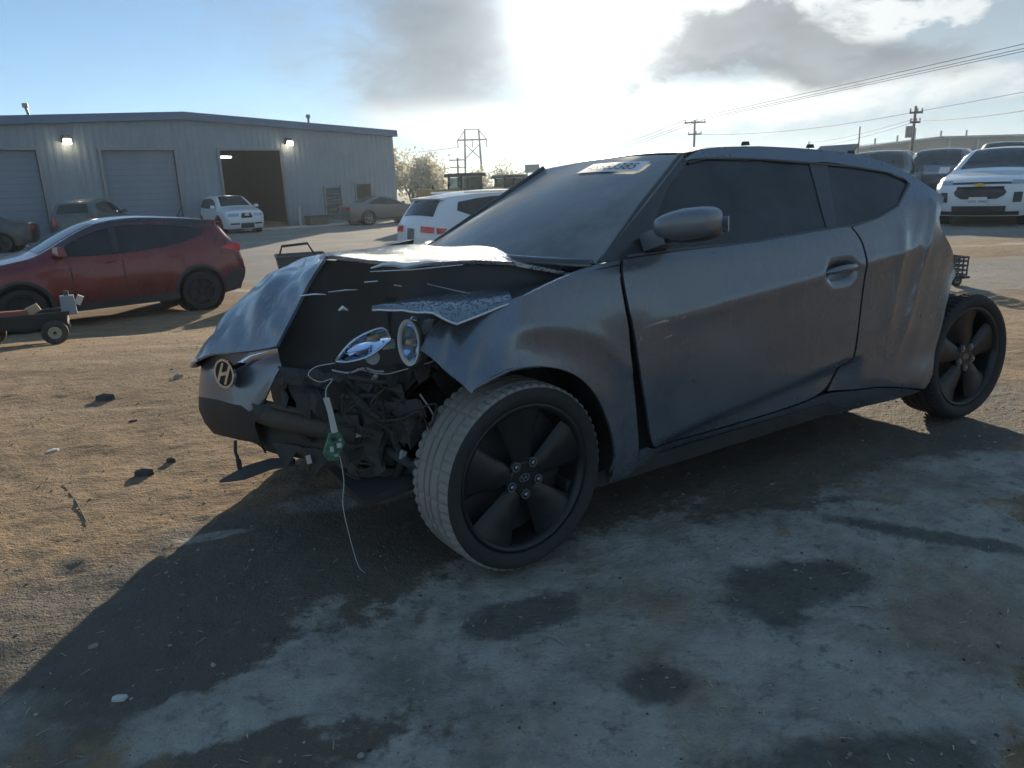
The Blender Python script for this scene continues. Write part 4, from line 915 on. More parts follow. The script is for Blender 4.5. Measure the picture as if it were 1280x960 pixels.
def grime(src):
    """fine specks and dried run marks on the paint"""
    m = MATS[src]; t = m.node_tree; b = t.nodes['Principled BSDF']; lk = t.links; tcn = t.nodes.new('ShaderNodeTexCoord'); fac = None
    for sc, lo, hi, k in (((30, 30, 2.2), .58, .76, .10), ((230, 230, 230), .64, .75, .4), ((4, 4, 5), .5, .75, .10)):
        mp = t.nodes.new('ShaderNodeMapping'); mp.inputs['Scale'].default_value = sc; lk.new(tcn.outputs['Object'], mp.inputs['Vector']); n = t.nodes.new('ShaderNodeTexNoise'); n.inputs['Scale'].default_value = 1; n.inputs['Detail'].default_value = 3; lk.new(mp.outputs[0], n.inputs['Vector'])
        mr = t.nodes.new('ShaderNodeMapRange'); lk.new(n.outputs['Fac'], mr.inputs[0]); mr.inputs[1].default_value = lo; mr.inputs[2].default_value = hi; mr.inputs[4].default_value = k
        if fac is None: fac = mr.outputs[0]
        else: a = t.nodes.new('ShaderNodeMath'); a.operation = 'MAXIMUM'; lk.new(fac, a.inputs[0]); lk.new(mr.outputs[0], a.inputs[1]); fac = a.outputs[0]
    old = b.inputs['Base Color'].links[0].from_socket; mc = t.nodes.new('ShaderNodeMix'); mc.data_type = 'RGBA'; lk.new(fac, mc.inputs[0]); lk.new(old, mc.inputs[6]); mc.inputs[7].default_value = (.34, .335, .32, 1); lk.new(mc.outputs[2], b.inputs['Base Color'])
    ro = b.inputs['Roughness'].links[0].from_socket; ad = t.nodes.new('ShaderNodeMath'); ad.operation = 'ADD'; ad.use_clamp = True; lk.new(ro, ad.inputs[0]); lk.new(fac, ad.inputs[1]); lk.new(ad.outputs[0], b.inputs['Roughness'])
grime('coupe_paint')
car = bpy.data.objects.new('wrecked_coupe', None); C.objects.link(car)
CAR_M = Matrix.Translation((-.414, 2.96, 0)) @ Matrix.Rotation(R(211.4), 4, 'Z') @ Matrix.Rotation(.0117, 4, 'Y')
car.matrix_world = CAR_M
tag(car, 'wrecked grey coupe with crushed front end and black wheels', 'car')
WP = [(-3.3, .62), (-3.05, .74), (-2.85, .82), (-2.6, .88), (-2.2, .893), (-1.6, .887), (-1.0, .88), (-.5, .878), (0, .885), (.25, .87), (.45, .81), (.65, .70), (.8, .5)]
PP = [(.12, -.12), (.2, -.06), (.28, -.024), (.4, -.008), (.55, 0), (.7, 0), (.82, -.006), (.92, -.022), (.98, -.042), (1.03, -.075), (1.15, -.15), (1.345, -.277), (1.45, -.36)]
BP = [(-3.3, 1.06), (-2.6, 1.09), (-2.2, 1.09), (-1.8, 1.05), (-1.4, 1.0), (-.9, .985), (0, .96), (.6, .9)]
def S0(x, z):
    b = smooth_(x, BP) - .985; zz = z - b * min(1, max(0, (z - .5) / .45)); return smooth_(x, WP) + smooth_(zz, PP)
def S(x, z):
    y = S0(x, z)
    if x < -1.85 and z < .40: y += .055 * ss(-x, 1.85, 2.25) * (1 - ss(z, .18, .40))
    # lower door hollow
    zc = .318 + .1195 * (-.576 - x); d = zc - z; k = ss(-x, .50, .72) * (1 - ss(-x, 1.62, 1.80))
    if d > 0: y -= .046 * k * (ss(d, 0, .05) * (1 - .30 * ss(d, .06, .2)))
    # shoulder line through the handle
    zs = .765 + .079 * (-.551 - x); k = ss(-x, .45, .7) * (1 - ss(-x, 1.9, 2.3)); y += .016 * k * math.exp(-abs(z - zs) / .06)
    # handle recess
    e_ = ((x + 1.555) / .105) ** 2 + ((z - .836) / .048) ** 2
    if e_ < 1: y -= .035 * (1 - e_) ** .6
    # arch lips
    d = math.hypot(x, z - .32) - .375
    if d < .05 and x > -.6: y += .007 * (1 - max(0, d) / .05)
    # fender crease fan and crumple at the front
    if x > -.45 and z > .6:
        d2 = math.hypot(x + .02, z - .30); y += .007 * math.exp(-abs(d2 - .52) / .03) * ss(-x, -.15, .1)
    if x > -.05 and z > .60:
        k = ss(x, -.05, .2); y -= k * .55 * max(0, z - .64); y += k * .05 * abs((x * 9 + z * 6) % 1.0 - .5)
    # dented quarter
    if x < -1.75:
        k = ss(-x, 1.75, 2.1) * (1 - ss(z, 1.02, 1.12)); r1 = nz(x * 3.2, z * 2.2, 1.7); r2 = nz(x * 7 + z * 3, z * 2.0, 4.2)
        y -= k * (.012 * abs(r1) + .012 * abs(r2)); y -= .03 * ss(-x, 2.2, 2.5) * math.exp(-((z - .78) / .13) ** 2)
        u = x + .35 * (z - .6) + 2.07; y += .016 * math.exp(-abs(u) / .025) * ss(z, .45, .6) * (1 - ss(z, 1.05, 1.12))
        u = x + .16 * (z - .6) + 1.92; y += .012 * math.exp(-abs(u) / .03) * ss(z, .5, .6) * (1 - ss(z, .95, 1.0))
    return y
FENDER = [(.295, .783), (.228, .856), (.133, .88), (.038, .896), (-.138, .946), (-.312, .978), (-.432, .983), (-.408, .942), (-.413, .837), (-.428, .757), (-.430, .663), (-.452, .525), (-.470, .408), (-.488, .303), (-.49, .20), (-.46, .175), (-.385, .18), (-.372, .324), (-.335, .447), (-.268, .576), (-.169, .662), (-.046, .700), (.044, .706), (.104, .694), (.157, .672), (.19, .650), (.211, .68)]
DOOR = [(-.446, .983), (-.424, .942), (-.431, .836), (-.450, .764), (-.474, .618), (-.508, .472), (-.545, .318), (-.585, .277), (-.913, .270), (-1.303, .276), (-1.473, .287), (-1.581, .312), (-1.626, .366), (-1.647, .414), (-1.688, .45), (-1.691, .588), (-1.701, .785), (-1.703, .885), (-1.687, .951), (-1.641, 1.007), (-1.536, 1.007), (-1.271, .996), (-1.019, .986), (-.655, .990)]
QUARTER = [(-1.652, 1.006), (-1.699, .951), (-1.715, .884), (-1.714, .784), (-1.704, .586), (-1.702, .448), (-1.661, .406), (-1.640, .359), (-1.604, .303), (-1.878, .28), (-2.1, .240), (-2.285, .195), (-2.318, .305), (-2.348, .408), (-2.368, .557), (-2.398, .63), (-2.436, .691), (-2.482, .72), (-2.468, .782), (-2.43, .831), (-2.345, .897), (-2.275, .952), (-2.258, 1.006), (-2.29, 1.043), (-2.331, 1.094), (-2.244, 1.155), (-2.122, 1.223), (-2.002, 1.273), (-1.816, 1.309), (-1.568, 1.332), (-1.352, 1.345), (-1.13, 1.346), (-1.029, 1.341), (-.965, 1.323), (-.905, 1.298), (-1.019, 1.309), (-1.317, 1.296), (-1.618, 1.271), (-1.675, 1.272), (-1.84, 1.247), (-2.033, 1.216), (-2.106, 1.189), (-2.134, 1.16), (-1.981, 1.068), (-1.825, 1.027)]
SILL = [(-.49, .19), (-.499, .296), (-.547, .300), (-.587, .265), (-.918, .258), (-1.309, .264), (-1.478, .275), (-1.605, .292), (-1.883, .27), (-2.11, .23), (-2.275, .185), (-2.0, .155), (-1.5, .155), (-.9, .155), (-.49, .165)]
DGLASS = [(-.524, .994), (-.655, .993), (-1.019, .988), (-1.271, .998), (-1.512, 1.008), (-1.594, 1.264), (-1.312, 1.291), (-1.034, 1.303), (-.931, 1.289), (-.774, 1.204)]
QGLASS = [(-1.553, 1.013), (-1.647, 1.009), (-1.827, 1.030), (-1.986, 1.071), (-2.124, 1.157), (-2.1, 1.184), (-2.028, 1.212), (-1.836, 1.243), (-1.68, 1.267)]
BPIL = [(-1.510, 1.004), (-1.57, 1.004), (-1.69, 1.272), (-1.586, 1.274)]
APIL = [(-.345, .985), (-.438, .980), (-.534, .99), (-.780, 1.207), (-.925, 1.292), (-1.03, 1.306), (-.905, 1.312), (-.972, 1.332), (-.905, 1.325), (-.615, 1.156)]
panel('front_fender', FENDER, S, paintm, car, .022)
door = panel('door', DOOR, S, paintm, car, .024)
panel('quarter_panel', QUARTER, S, paintm, car, .022)
panel('side_sill', SILL, lambda x, z: S(x, z) - .006, paintm, car, .05)
panel('door_window', DGLASS, lambda x, z: S0(x, z) - .012, 'coupe_side_glass', car, .06, .005)
panel('quarter_window', QGLASS, lambda x, z: S0(x, z) - .012, 'coupe_side_glass', car, .05, .005)
panel('door_pillar', BPIL, lambda x, z: S0(x, z) - .006, 'gloss_black', car, .06, .01, 0)
panel('windshield_pillar', APIL, lambda x, z: S0(x, z) - .004, 'gloss_black', car, .04, .01, 0)
def strip2(name, pts, off, wdt, m, par=None):
    mb = MB(); mb.tube([(x, S0(x, z) + off, z) for x, z in pts], wdt, 6); return mb.build(name, m, par or car, smooth=True)
strip2('belt_moulding', [(-.47, .99), (-.655, .993), (-1.019, .987), (-1.271, .997), (-1.512, 1.007), (-1.647, 1.008), (-1.827, 1.028), (-1.986, 1.069), (-2.124, 1.157)], -.008, .008, 'gloss_black')
strip2('roof_moulding', [(-.93, 1.29), (-1.034, 1.304), (-1.312, 1.293), (-1.6, 1.268), (-1.836, 1.244), (-2.028, 1.213), (-2.11, 1.18)], -.008, .007, 'gloss_black')
# right-hand side, away from the camera
RF = [(.295, .80), (.1, .88), (-.138, .946), (-.432, .983), (-.43, .66), (-.488, .30), (-.46, .18), (-.385, .18), (-.372, .324), (-.268, .576), (-.046, .70), (.157, .672), (.33, .50), (.45, .50), (.5, .72)]
SHX, SHZ = -.165, -.022
def shp(P): return [(x + SHX, z + SHZ) for x, z in P]
def SR(x, z): return S0(x - SHX, z - SHZ)
panel('front_fender', RF, S0, paintm, car, .07, side=-1); panel('door', shp(DOOR), SR, paintm, car, .08, side=-1); panel('quarter_panel', shp([p for p in QUARTER if not (p[0] > -1.2 and p[1] > 1.2)]), SR, paintm, car, .06, side=-1); panel('side_sill', SILL, lambda x, z: S0(x, z) - .006, paintm, car, .08, side=-1)
panel('door_window', shp(DGLASS), lambda x, z: SR(x, z) - .012, 'coupe_side_glass', car, .1, .005, side=-1); panel('quarter_window', shp(QGLASS), lambda x, z: SR(x, z) - .012, 'coupe_side_glass', car, .1, .005, side=-1)
panel('door_pillar', shp(BPIL), lambda x, z: SR(x, z) - .006, 'gloss_black', car, .1, .01, 0, side=-1); 
# floor and dark inner tub so that no light leaks through the shut lines
mb = MB(); mb.box((-1.35, 0, .21), (2.3, 1.62, .06)); mb.box((-1.05, .76, .58), (1.2, .05, .68)); mb.box((-1.05, -.76, .58), (1.2, .05, .68)); mb.box((-.42, 0, .55), (.05, 1.5, .65))
mb.build('underbody', 'underbody', car)
mb = MB(); mb.box((-1.95, .70, .66), (.55, .10, .62)); mb.box((-1.95, -.70, .66), (.55, .1, .62)); mb.box((-2.3, 0, .62), (.9, 1.0, .6)); mb.build('rear_tub', 'cavity', car)
mb = MB(); mb.box((-1.75, 0, .16), (.8, 1.1, .12)); mb.build('tank_light_block', 'underbody', car)  # low box added to stop sunlight passing beneath the car
mb = MB(); mb.box((-2.45, 0, .24), (.6, .9, .22)); mb.build('subframe_light_block', 'underbody', car)  # added box, blocks low sun under the tail
mb = MB(); mb.box((-.2, 0, .19), (.5, 1.0, .10)); mb.build('front_subframe', 'underbody', car)
# roof
RAIL = [(-.945, 1.327), (-1.03, 1.340), (-1.13, 1.346), (-1.352, 1.345), (-1.568, 1.332), (-1.816, 1.309), (-2.002, 1.273), (-2.122, 1.223), (-2.244, 1.155), (-2.331, 1.094)]
rows = []
for t in range(28):
    u = t / 27 * (len(RAIL) - 1); i = min(int(u), len(RAIL) - 2); f = u - i; x = RAIL[i][0] * (1 - f) + RAIL[i + 1][0] * f; z = RAIL[i][1] * (1 - f) + RAIL[i + 1][1] * f; y = S0(x, z) - .004; r_ = []
    back = .10 * (1 - ss(-x, .95, 1.3)) + .50 * ss(-x, 1.7, 2.33)
    for k in range(15):
        q = -1 + 2 * k / 14; c_ = 1 - q * q
        sk = (1 - q) / 2; r_.append(Vector((x - back * c_ + SHX * sk, y * q, z + SHZ * sk + .024 * c_ - .04 * c_ * ss(-x, 2.0, 2.33))))
    rows.append(r_)
nf = 17
grid('roof', rows[:nf + 1], 'roof_wet', car); grid('rear_window', rows[nf:], 'coupe_side_glass', car)
for x, z in ((-1.36, 1.352), (-1.72, 1.333), (-1.95, 1.30)): MB().box((x, S0(x, z) - .08, z + .008), (.035, .02, .016), None, .7).build('roof_clip', 'black_plastic', car)
# tail: spoiler lip, hatch and crushed rear end
LIPR = [(-2.331, 1.094), (-2.29, 1.043), (-2.258, 1.006), (-2.275, .952), (-2.345, .897), (-2.43, .831), (-2.468, .782), (-2.482, .72), (-2.44, .66)]
rows = []
for j, (x, z) in enumerate(LIPR):
    y = S(x, z) - .012; r_ = []
    for k in range(21):
        q = 1 - 2 * k / 20; c_ = (1 - abs(q) ** 2.6); r_.append(Vector((x - .50 * c_ + .03 * nz(q * 3, z * 6, 2) * c_, y * q, z + (.01 if j == 0 else -.02) * c_)))
    rows.append(r_)
grid('tailgate', rows, paintm, car, flip=True, thick=.01)
mb = MB(); mb.tube([(-2.33, S(-2.33, 1.094) - .03, 1.096), (-2.40, .72, 1.098), (-2.6, .62, 1.092)], [.012, .02, .016], 8); mb.build('spoiler_lip', paintm, car, smooth=True)
MB().box((-2.75, 0, .52), (.12, 1.0, .12)).build('rear_crash_beam', 'beam_steel', car)
MB().box((-2.62, 0, .62), (.1, 1.16, .40)).build('rear_panel', 'cavity', car)
# wheel wells
for cx in (0, -2.65):
    for sd_ in (1, -1):
        mb = MB(); prof = [(sd_ * .56, .05), (sd_ * .56, .39), (sd_ * .845, .385)]
        k0 = 0; n = 26
        for j in range(n + 1):
            a = R(-15 + 210 * j / n) if not (cx == 0 and sd_ > 0) else R(62 + 133 * j / n)
            for hh, rr in prof: mb.v.append(Vector((cx + rr * math.cos(a), hh, .325 + rr * math.sin(a))))
        for j in range(n):
            for i in range(2): mb.f.append((j * 3 + i, j * 3 + i + 1, (j + 1) * 3 + i + 1, (j + 1) * 3 + i))
        if cx == 0 or sd_ < 0: mb.build('wheel_well', 'cavity', car, smooth=False)
        else:
            mb = MB(); mb.box((-2.5, .52, .5), (.5, .08, .5)); mb.build('wheel_well', 'cavity', car)
# front wheel-arch lip
mb = MB(); mb.tube([(.378 * math.cos(R(a)), S(.378 * math.cos(R(a)), .322 + .378 * math.sin(R(a))) - .008, .322 + .378 * math.sin(R(a))) for a in range(62, 195, 5)], .007, 6); mb.build('arch_lip', paintm, car, smooth=True)
# wheels
TR = .318
w1 = wheel(car, 0, .765, TR, .225, .250, 1, 'rim_black', 5, 'tyre_tread', True, Matrix.Rotation(R(4), 4, 'Z'), .92)
w2 = wheel(car, -2.66, .785, TR, .225, .250, 1, 'rim_black', 5, 'tyre', True, Matrix.Translation((0, 0, -.028)) @ Matrix.Rotation(R(-4), 4, 'Z') @ Matrix.Rotation(R(2), 4, 'X'), .92)
w3 = wheel(car, 0, -.765, TR, .225, .229, -1, 'rim_black', 5); w4 = wheel(car, -2.65, -.775, TR, .225, .229, -1, 'rim_black', 5, M=Matrix.Translation((0, 0, -.028)))
mat('lug_metal', (.35, .36, .37), .3, metal=.9)
def slant_h(name, r, M, m, par, d=.004):
    """oval ring holding a slanted H"""
    mb = MB(); n = 40; R1, R2 = 1.0, .84
    for k in range(n):
        a = 2 * math.pi * k / n; mb.v += [Vector((1.5 * R1 * math.cos(a) * .68, R1 * .68 * math.sin(a), d)), Vector((1.5 * R2 * math.cos(a) * .68, R2 * .68 * math.sin(a), d)), Vector((1.5 * R1 * math.cos(a) * .68, R1 * .68 * math.sin(a), -d)), Vector((1.5 * R2 * math.cos(a) * .68, R2 * .68 * math.sin(a), -d))]
    for k in range(n):
        a, b = k * 4, ((k + 1) % n) * 4; mb.f += [(a, b, b + 1, a + 1), (a, a + 2, b + 2, b), (a + 1, b + 1, b + 3, a + 3)]
    for P in ([(-.70, -.36), (-.50, -.44), (.02, .50), (-.20, .50)], [(-.02, -.50), (.20, -.50), (.70, .36), (.50, .44)], [(-.34, -.14), (-.24, .04), (.34, .14), (.24, -.04)]):
        mb.prism(P, -d, d, lambda p, a: Vector((p[0], p[1], a)))
    mb.v = [M @ Vector((v.x * r, v.y * r, v.z)) for v in mb.v]
    return mb.build(name, m, par)
for wl in (w1, w2):
    for k in range(5):
        a = 2 * math.pi * (k + .75) / 5; x, z = .057 * math.cos(a), .057 * math.sin(a); h = .1125 * .78
        mb = MB(); mb.lathe([(h - .012, .0165), (h + .001, .0165), (h + .001, .0125), (h - .014, .0115)], 16, Matrix.Translation((x, 0, z))); mb.build('lug_recess', 'lug_metal', wl, angle=40)
        mb = MB(); mb.lathe([(h - .01, .008), (h + .004, .0078), (h + .006, .005), (h + .006, 0)], 6, Matrix.Translation((x, 0, z))); mb.build('lug_nut', 'lug_metal', wl)
    slant_h('hub_emblem', .021, Matrix.Translation((0, .1125 * .745, 0)) @ Matrix.Rotation(R(-90), 4, 'X') @ Matrix.Rotation(R(180), 4, 'Z') @ Matrix.Scale(-1, 4, (1, 0, 0)), 'lug_metal', wl, .001)
# windshield
rows = []
for t in range(13):
    u = t / 12; r_ = []
    lb = Vector((-.345, .822, .980)); lt = Vector((-.915, .625, 1.320)); rb = Vector((-.50, -.70, .965)); rt = Vector((-1.10, -.575, 1.305))
    lft = lb.lerp(lt, u); rgt = rb.lerp(rt, u)
    for k in range(17):
        q = k / 16; c_ = 1 - (2 * q - 1) ** 2; p = lft.lerp(rgt, q); bow = .24 * (1 - u) + .0 * u
        r_.append(p + Vector((bow * c_ - .045 * c_ * u, 0, (.018 + .010 * math.sin(u * 3.1)) * c_)))
    rows.append(r_)
ws = grid('windshield', rows, 'coupe_windshield', car, flip=True, thick=.004)
def wsp(u, q):
    i = u * 12; k = q * 16; i0 = min(int(i), 11); k0 = min(int(k), 15); a = i - i0; b = k - k0
    return (rows[i0][k0] * (1 - a) + rows[i0 + 1][k0] * a) * (1 - b) + (rows[i0][k0 + 1] * (1 - a) + rows[i0 + 1][k0 + 1] * a) * b
WSR = rows
st_rows = []
for u in np.linspace(.80, .915, 5):
    st_rows.append([wsp(u, q) + Vector((.5, 0, .85)) * .006 for q in np.linspace(.15, .53, 13)])
stk = grid('lot_sticker', st_rows, 'sticker_white', car, flip=True)
cu = bpy.data.curves.new('lot', 'FONT'); cu.body = '45563385'; cu.size = 1; cu.align_x = 'CENTER'; cu.align_y = 'CENTER'
tob = bpy.data.objects.new('lot_t', cu); C.objects.link(tob); me = bpy.data.meshes.new_from_object(tob.evaluated_get(bpy.context.evaluated_depsgraph_get())); bpy.data.objects.remove(tob)
xsz = [v.co.x for v in me.vertices]; ysz = [v.co.y for v in me.vertices]; xa, xb, ya, yb = min(xsz), max(xsz), min(ysz), max(ysz)
for v in me.vertices:
    fx = (v.co.x - xa) / (xb - xa); fy = (v.co.y - ya) / (yb - ya)
    v.co = wsp(.822 + fy * .07, .50 - fx * .31) + Vector((.5, 0, .85)) * .0085
me.materials.clear(); me.materials.append(MATS['sticker_ink']); lo = bpy.data.objects.new('lot_number', me); C.objects.link(lo); lo.parent = stk
mb = MB(); mb.tube([wsp(0, q) + Vector((.03, 0, -.005)) for q in np.linspace(0, 1, 17)], .022, 12); mb.build('cowl', 'cowl_gloss', car, smooth=True)
mb = MB(); mb.tube([wsp(u, 1.0) + Vector((0, -.004, .002)) for u in np.linspace(0, 1, 9)], .016, 8); mb.build('pillar_moulding', 'gloss_black', car, smooth=True)
# dashboard and seats inside
MB().box((-.62, 0, .88), (.45, 1.3, .16), None, .8).build('dashboard', 'cavity', car)
for y in (.36, -.36):
    mb = MB(); mb.box((-1.45, y, .75), (.16, .46, .72), Matrix.Rotation(-.2, 3, 'Y'), .85); mb.box((-1.53, y, 1.18), (.1, .26, .16)); mb.box((-1.2, y, .45), (.5, .48, .2)); mb.build('seat', 'cavity', car)
# mirror
def superell(c, h, p, M, nu=22, nv=14):
    mb = MB()
    sg = lambda t, e: math.copysign(abs(t) ** e, t)
    for i in range(nv + 1):
        a = -math.pi / 2 + math.pi * i / nv
        for j in range(nu):
            b = 2 * math.pi * j / nu; v = Vector((h[0] * sg(math.cos(a), p) * sg(math.cos(b), p), h[1] * sg(math.cos(a), p) * sg(math.sin(b), p), h[2] * sg(math.sin(a), p)))
            v.z += .10 * v.y - .25 * h[2] * (v.x / h[0]) ** 2 * 0; k = 1 - .30 * max(0, -v.y / h[1]); v.z *= k
            mb.v.append(M @ v + Vector(c))
    for i in range(nv):
        for j in range(nu): mb.f.append((i * nu + j, i * nu + (j + 1) % nu, (i + 1) * nu + (j + 1) % nu, (i + 1) * nu + j))
    return mb
mm = superell((-.612, .955, 1.093), (.080, .110, .052), .62, Matrix.Rotation(R(12), 3, 'Z'))
mir = mm.build('door_mirror', 'mirror_paint', car, smooth=True)
superell((-.640, .950, 1.062), (.068, .10, .034), .7, Matrix.Rotation(R(12), 3, 'Z')).build('mirror_base', 'gloss_black', mir, smooth=True)
MB().beam((-.60, .80, 1.03), (-.615, .89, 1.06), .12, .06).build('mirror_arm', paintm, mir)
MB().box((-.676, .985, 1.09), (.006, .15, .05), Matrix.Rotation(R(12), 3, 'Z')).build('mirror_glass', 'reflector', mir)
# door handle
hm = MB(); hp = [(-1.455, .838), (-1.50, .846), (-1.56, .850), (-1.62, .850), (-1.655, .848)]
hm.tube([(x, S0(x, z) + (.018 if 0 < i < 4 else .0), z) for i, (x, z) in enumerate(hp)], [.010, .014, .015, .014, .011], 10); hm.build('door_handle', paintm, car, smooth=True)
panel('handle_recess_shade', [(-1.555 + .088 * math.cos(a), .834 + .036 * math.sin(a)) for a in np.linspace(0, 2 * math.pi, 20, endpoint=False)], lambda x, z: S(x, z) + .003, 'gloss_black', car, .02, .002, 0)  # black plate stands in for the shade inside the handle recess
MB().lathe([(0, .009), (.012, .009), (.014, 0)], 12, Matrix.Translation((-1.672, S0(-1.672, .851) - .002, .851))).build('lock_cylinder', 'chrome', car)
# white scrape marks along the front of the door
for x, z, l, dz in ((-.535, .752, .05, .012), (-.57, .757, .03, .004), (-.60, .700, .02, .006), (-.47, .69, .012, .03), (-.665, .762, .012, .004)):
    mb = MB(); mb.add([(x + l, S(x + l, z) + .002, z), (x - l, S(x - l, z + dz) + .002, z + dz), (x - l, S(x - l, z + dz + .008) + .002, z + dz + .005), (x + l * .6, S(x, z + .006) + .003, z + .006)], [(0, 1, 2, 3)]); mb.build('scrape', 'pale_plastic', door)
# ---- crushed front end
NEAR = [(-.41, .80, .984), (-.28, .765, .988), (-.14, .70, .996), (0.0, .61, 1.010), (.10, .58, 1.012), (.20, .55, 1.016), (.30, .50, 1.034), (.41, .335, 1.046)]
FAR = [(-.52, -.69, .95), (-.42, -.70, .955), (-.30, -.70, .96), (-.18, -.70, .962), (-.08, -.70, .964), (.0, -.66, .968), (.07, -.58, .972), (.15, -.50, .977)]
rows = []
for i in range(57):
    i = i / 2; u = i / 28 * 7; a = min(int(u), 6); f = u - a; n_ = Vector(NEAR[a]).lerp(Vector(NEAR[a + 1]), f); r2 = Vector(FAR[a]).lerp(Vector(FAR[a + 1]), f); r_ = []
    for k in range(49):
        q = k / 48; c_ = 4 * q * (1 - q); p = n_.lerp(r2, q); cw = max(0, 1 - i / 9)
        p += Vector((.20 * c_ * cw, 0, .055 * c_ * (1 - i / 34) - .20 * max(0, -.10 - p.x) + .006 * nz(p.x * 5, p.y * 5, 1) * min(1, i / 8)))
        p.z += .034 * math.exp(-((p.x + .20) ** 2 + (p.y - .40) ** 2) / (2 * .085 ** 2))  # bulge shaped into the hood to catch a sun glint
        if i == 28: p.z -= .004
        r_.append(p)
    rows.append(r_)
grid('hood', rows, 'hood_wet', car, thick=.012)
ridge = rows[-1][::2]
NE = [(.41, .335, 1.046), (.476, .325, .958), (.542, .322, .860), (.605, .325, .768)]
FA = [(.15, -.50, .977), (.385, -.50, .908), (.536, -.50, .805), (.700, -.46, .655)]
BOT = [(.605, .325, .768), (.655, .2, .740), (.70, .1, .722), (.755, -.02, .706), (.80, -.12, .672), (.795, -.25, .625), (.755, -.36, .60), (.700, -.46, .655)]
rows = []
for i in range(25):
    u = i / 24; s3 = u * 3; a = min(int(s3), 2); f = s3 - a; n_ = Vector(NE[a]).lerp(Vector(NE[a + 1]), f); r2 = Vector(FA[a]).lerp(Vector(FA[a + 1]), f); r_ = []
    for k in range(25):
        q = k / 24; p = n_.lerp(r2, q); c_ = 4 * q * (1 - q)
        b = q * 7; ib = min(int(b), 6); bt = Vector(BOT[ib]).lerp(Vector(BOT[ib + 1]), b - ib); lin = Vector(NE[3]).lerp(Vector(FA[3]), q)
        p += (bt - lin) * u ** 1.6 + (ridge[k] - Vector(NE[0]).lerp(Vector(FA[0]), q)) * (1 - u) ** 2
        p += Vector((.03, 0, .03)) * c_ * math.sin(math.pi * u)
        cr = nz(q * 5 + u * 2, u * 2.2, 7.7); cr2 = nz(q * 11, u * 4 + q * 4, 2.3); p += Vector((.7, .1, .7)) * (.040 * abs(cr) - .014 + .020 * abs(cr2) + .012 * abs(nz(q * 23, u * 3 + q * 9, 5.5))) * min(1, u * 8) * min(1, (1 - u) * 8 + .15) * min(1, q * 10 + .1)
        r_.append(p)
    rows.append(r_)
fh = grid('folded_hood', rows, 'hood_crushed', car, thick=.01); fh['label'] = 'front of the hood folded down and crumpled'
mb = MB(); mb.tube([rows[i][24] + Vector((.002, -.002, 0)) for i in range(8, 25)] , .006, 6); mb.build('hood_edge', 'raw_edge', car, smooth=True)
mb = MB(); mb.tube([rows[24][k] + Vector((.003, 0, -.003)) for k in range(13, 22)], .007, 6); mb.build('hood_lip', 'raw_edge', car, smooth=True)
# bumper cover left hanging on the far side
BUMP = []
ylist = [.26, .20, .10, 0, -.12, -.25, -.42, -.58, -.70]
prof = [(.735, -.10, 0), (.70, -.04, 0), (.63, .0, 0), (.56, .02, 0), (.50, .035, 0), (.44, .04, 0), (.38, .025, 0), (.33, .0, 0)]
def bump_x(y): return smooth_(y, [(-.74, .60), (-.5, .715), (-.3, .752), (-.15, .748), (0, .705), (.1, .655), (.26, .575)])
rows_b = []
for (z, dx, _) in prof:
    r_ = []
    for y in np.linspace(.26, -.74, 25):
        y = y - max(0, y + .1) * .38 * ss(.62 - z, 0, .22) + (.016 * nz(z * 14, 3, 1) if y > .2 else 0)
        zz = z + (.04 * (.735 - z) / .4 if z < .7 else 0); xx = bump_x(y) + dx * .75
        if y > .10: zz = z + (.735 - z) * .42 * ss(y, .10, .26) + .02 * ss(y, .1, .26); xx -= .02 * ss(y, .1, .26) * (1 if z < .55 else 0)
        zz += .012 * nz(y * 4, z * 5, 3); xx += .012 * nz(y * 6, z * 6, 9); r_.append(Vector((xx, y, zz - .05 * ss(-y, .0, .5))))
    rows_b.append(r_)
grid('bumper_cover', rows_b[:5], 'coupe_paint_bare', car, thick=.006); grid('lower_bumper', rows_b[4:], 'black_plastic', car, thick=.006)
def bp(y, zi):
    k = (.26 - y) / 1.0 * 24; k0 = min(int(k), 23); f = k - k0; i0 = int(zi); g_ = zi - i0; i1 = min(i0 + 1, len(rows_b) - 1)
    return (rows_b[i0][k0] * (1 - f) + rows_b[i0][k0 + 1] * f) * (1 - g_) + (rows_b[i1][k0] * (1 - f) + rows_b[i1][k0 + 1] * f) * g_
# chrome grille bar sweeping down under the badge
c0 = [bp(.25, .15) + Vector((.012, .01, .0)), bp(.18, .35) + Vector((.014, .008, 0)), bp(.10, .75) + Vector((.016, .006, 0)), bp(.05, 1.5) + Vector((.018, .006, 0)), bp(.015, 2.2) + Vector((.018, .004, 0)), bp(-.04, 2.45) + Vector((.018, .002, 0))]
hw_ = [.018, .020, .017, .011, .009, .008]; mb = MB(); rws = []
for p, hgt in zip(c0, hw_): rws.append([p + Vector((-.004, 0, hgt)), p + Vector((.006, .002, hgt * .3)), p + Vector((.006, .002, -hgt * .3)), p + Vector((-.004, 0, -hgt))])
grid('grille_bar', rws, 'reflector', car, thick=.004, smooth=True)
ec = Vector((.728, .04, .640)); nrm_ = Vector((.93, .36, .12)).normalized(); ux = Vector((0, 0, 1)).cross(nrm_).normalized(); uy = nrm_.cross(ux)
EM = Matrix.Translation(ec) @ Matrix((ux, uy, nrm_)).transposed().to_4x4()
slant_h('emblem', .062, EM @ Matrix.Scale(.98, 4, (1, 0, 0)) @ Matrix.Scale(1.25, 4, (0, 1, 0)), 'chrome', car, .005)
mb = MB(); mb.add([EM @ Vector((.062 * .98 * math.cos(a), .062 * .82 * math.sin(a), -.004)) for a in np.linspace(0, 2 * math.pi, 28, endpoint=False)], [tuple(range(28))]); mb.build('emblem_back', 'black_plastic', car)
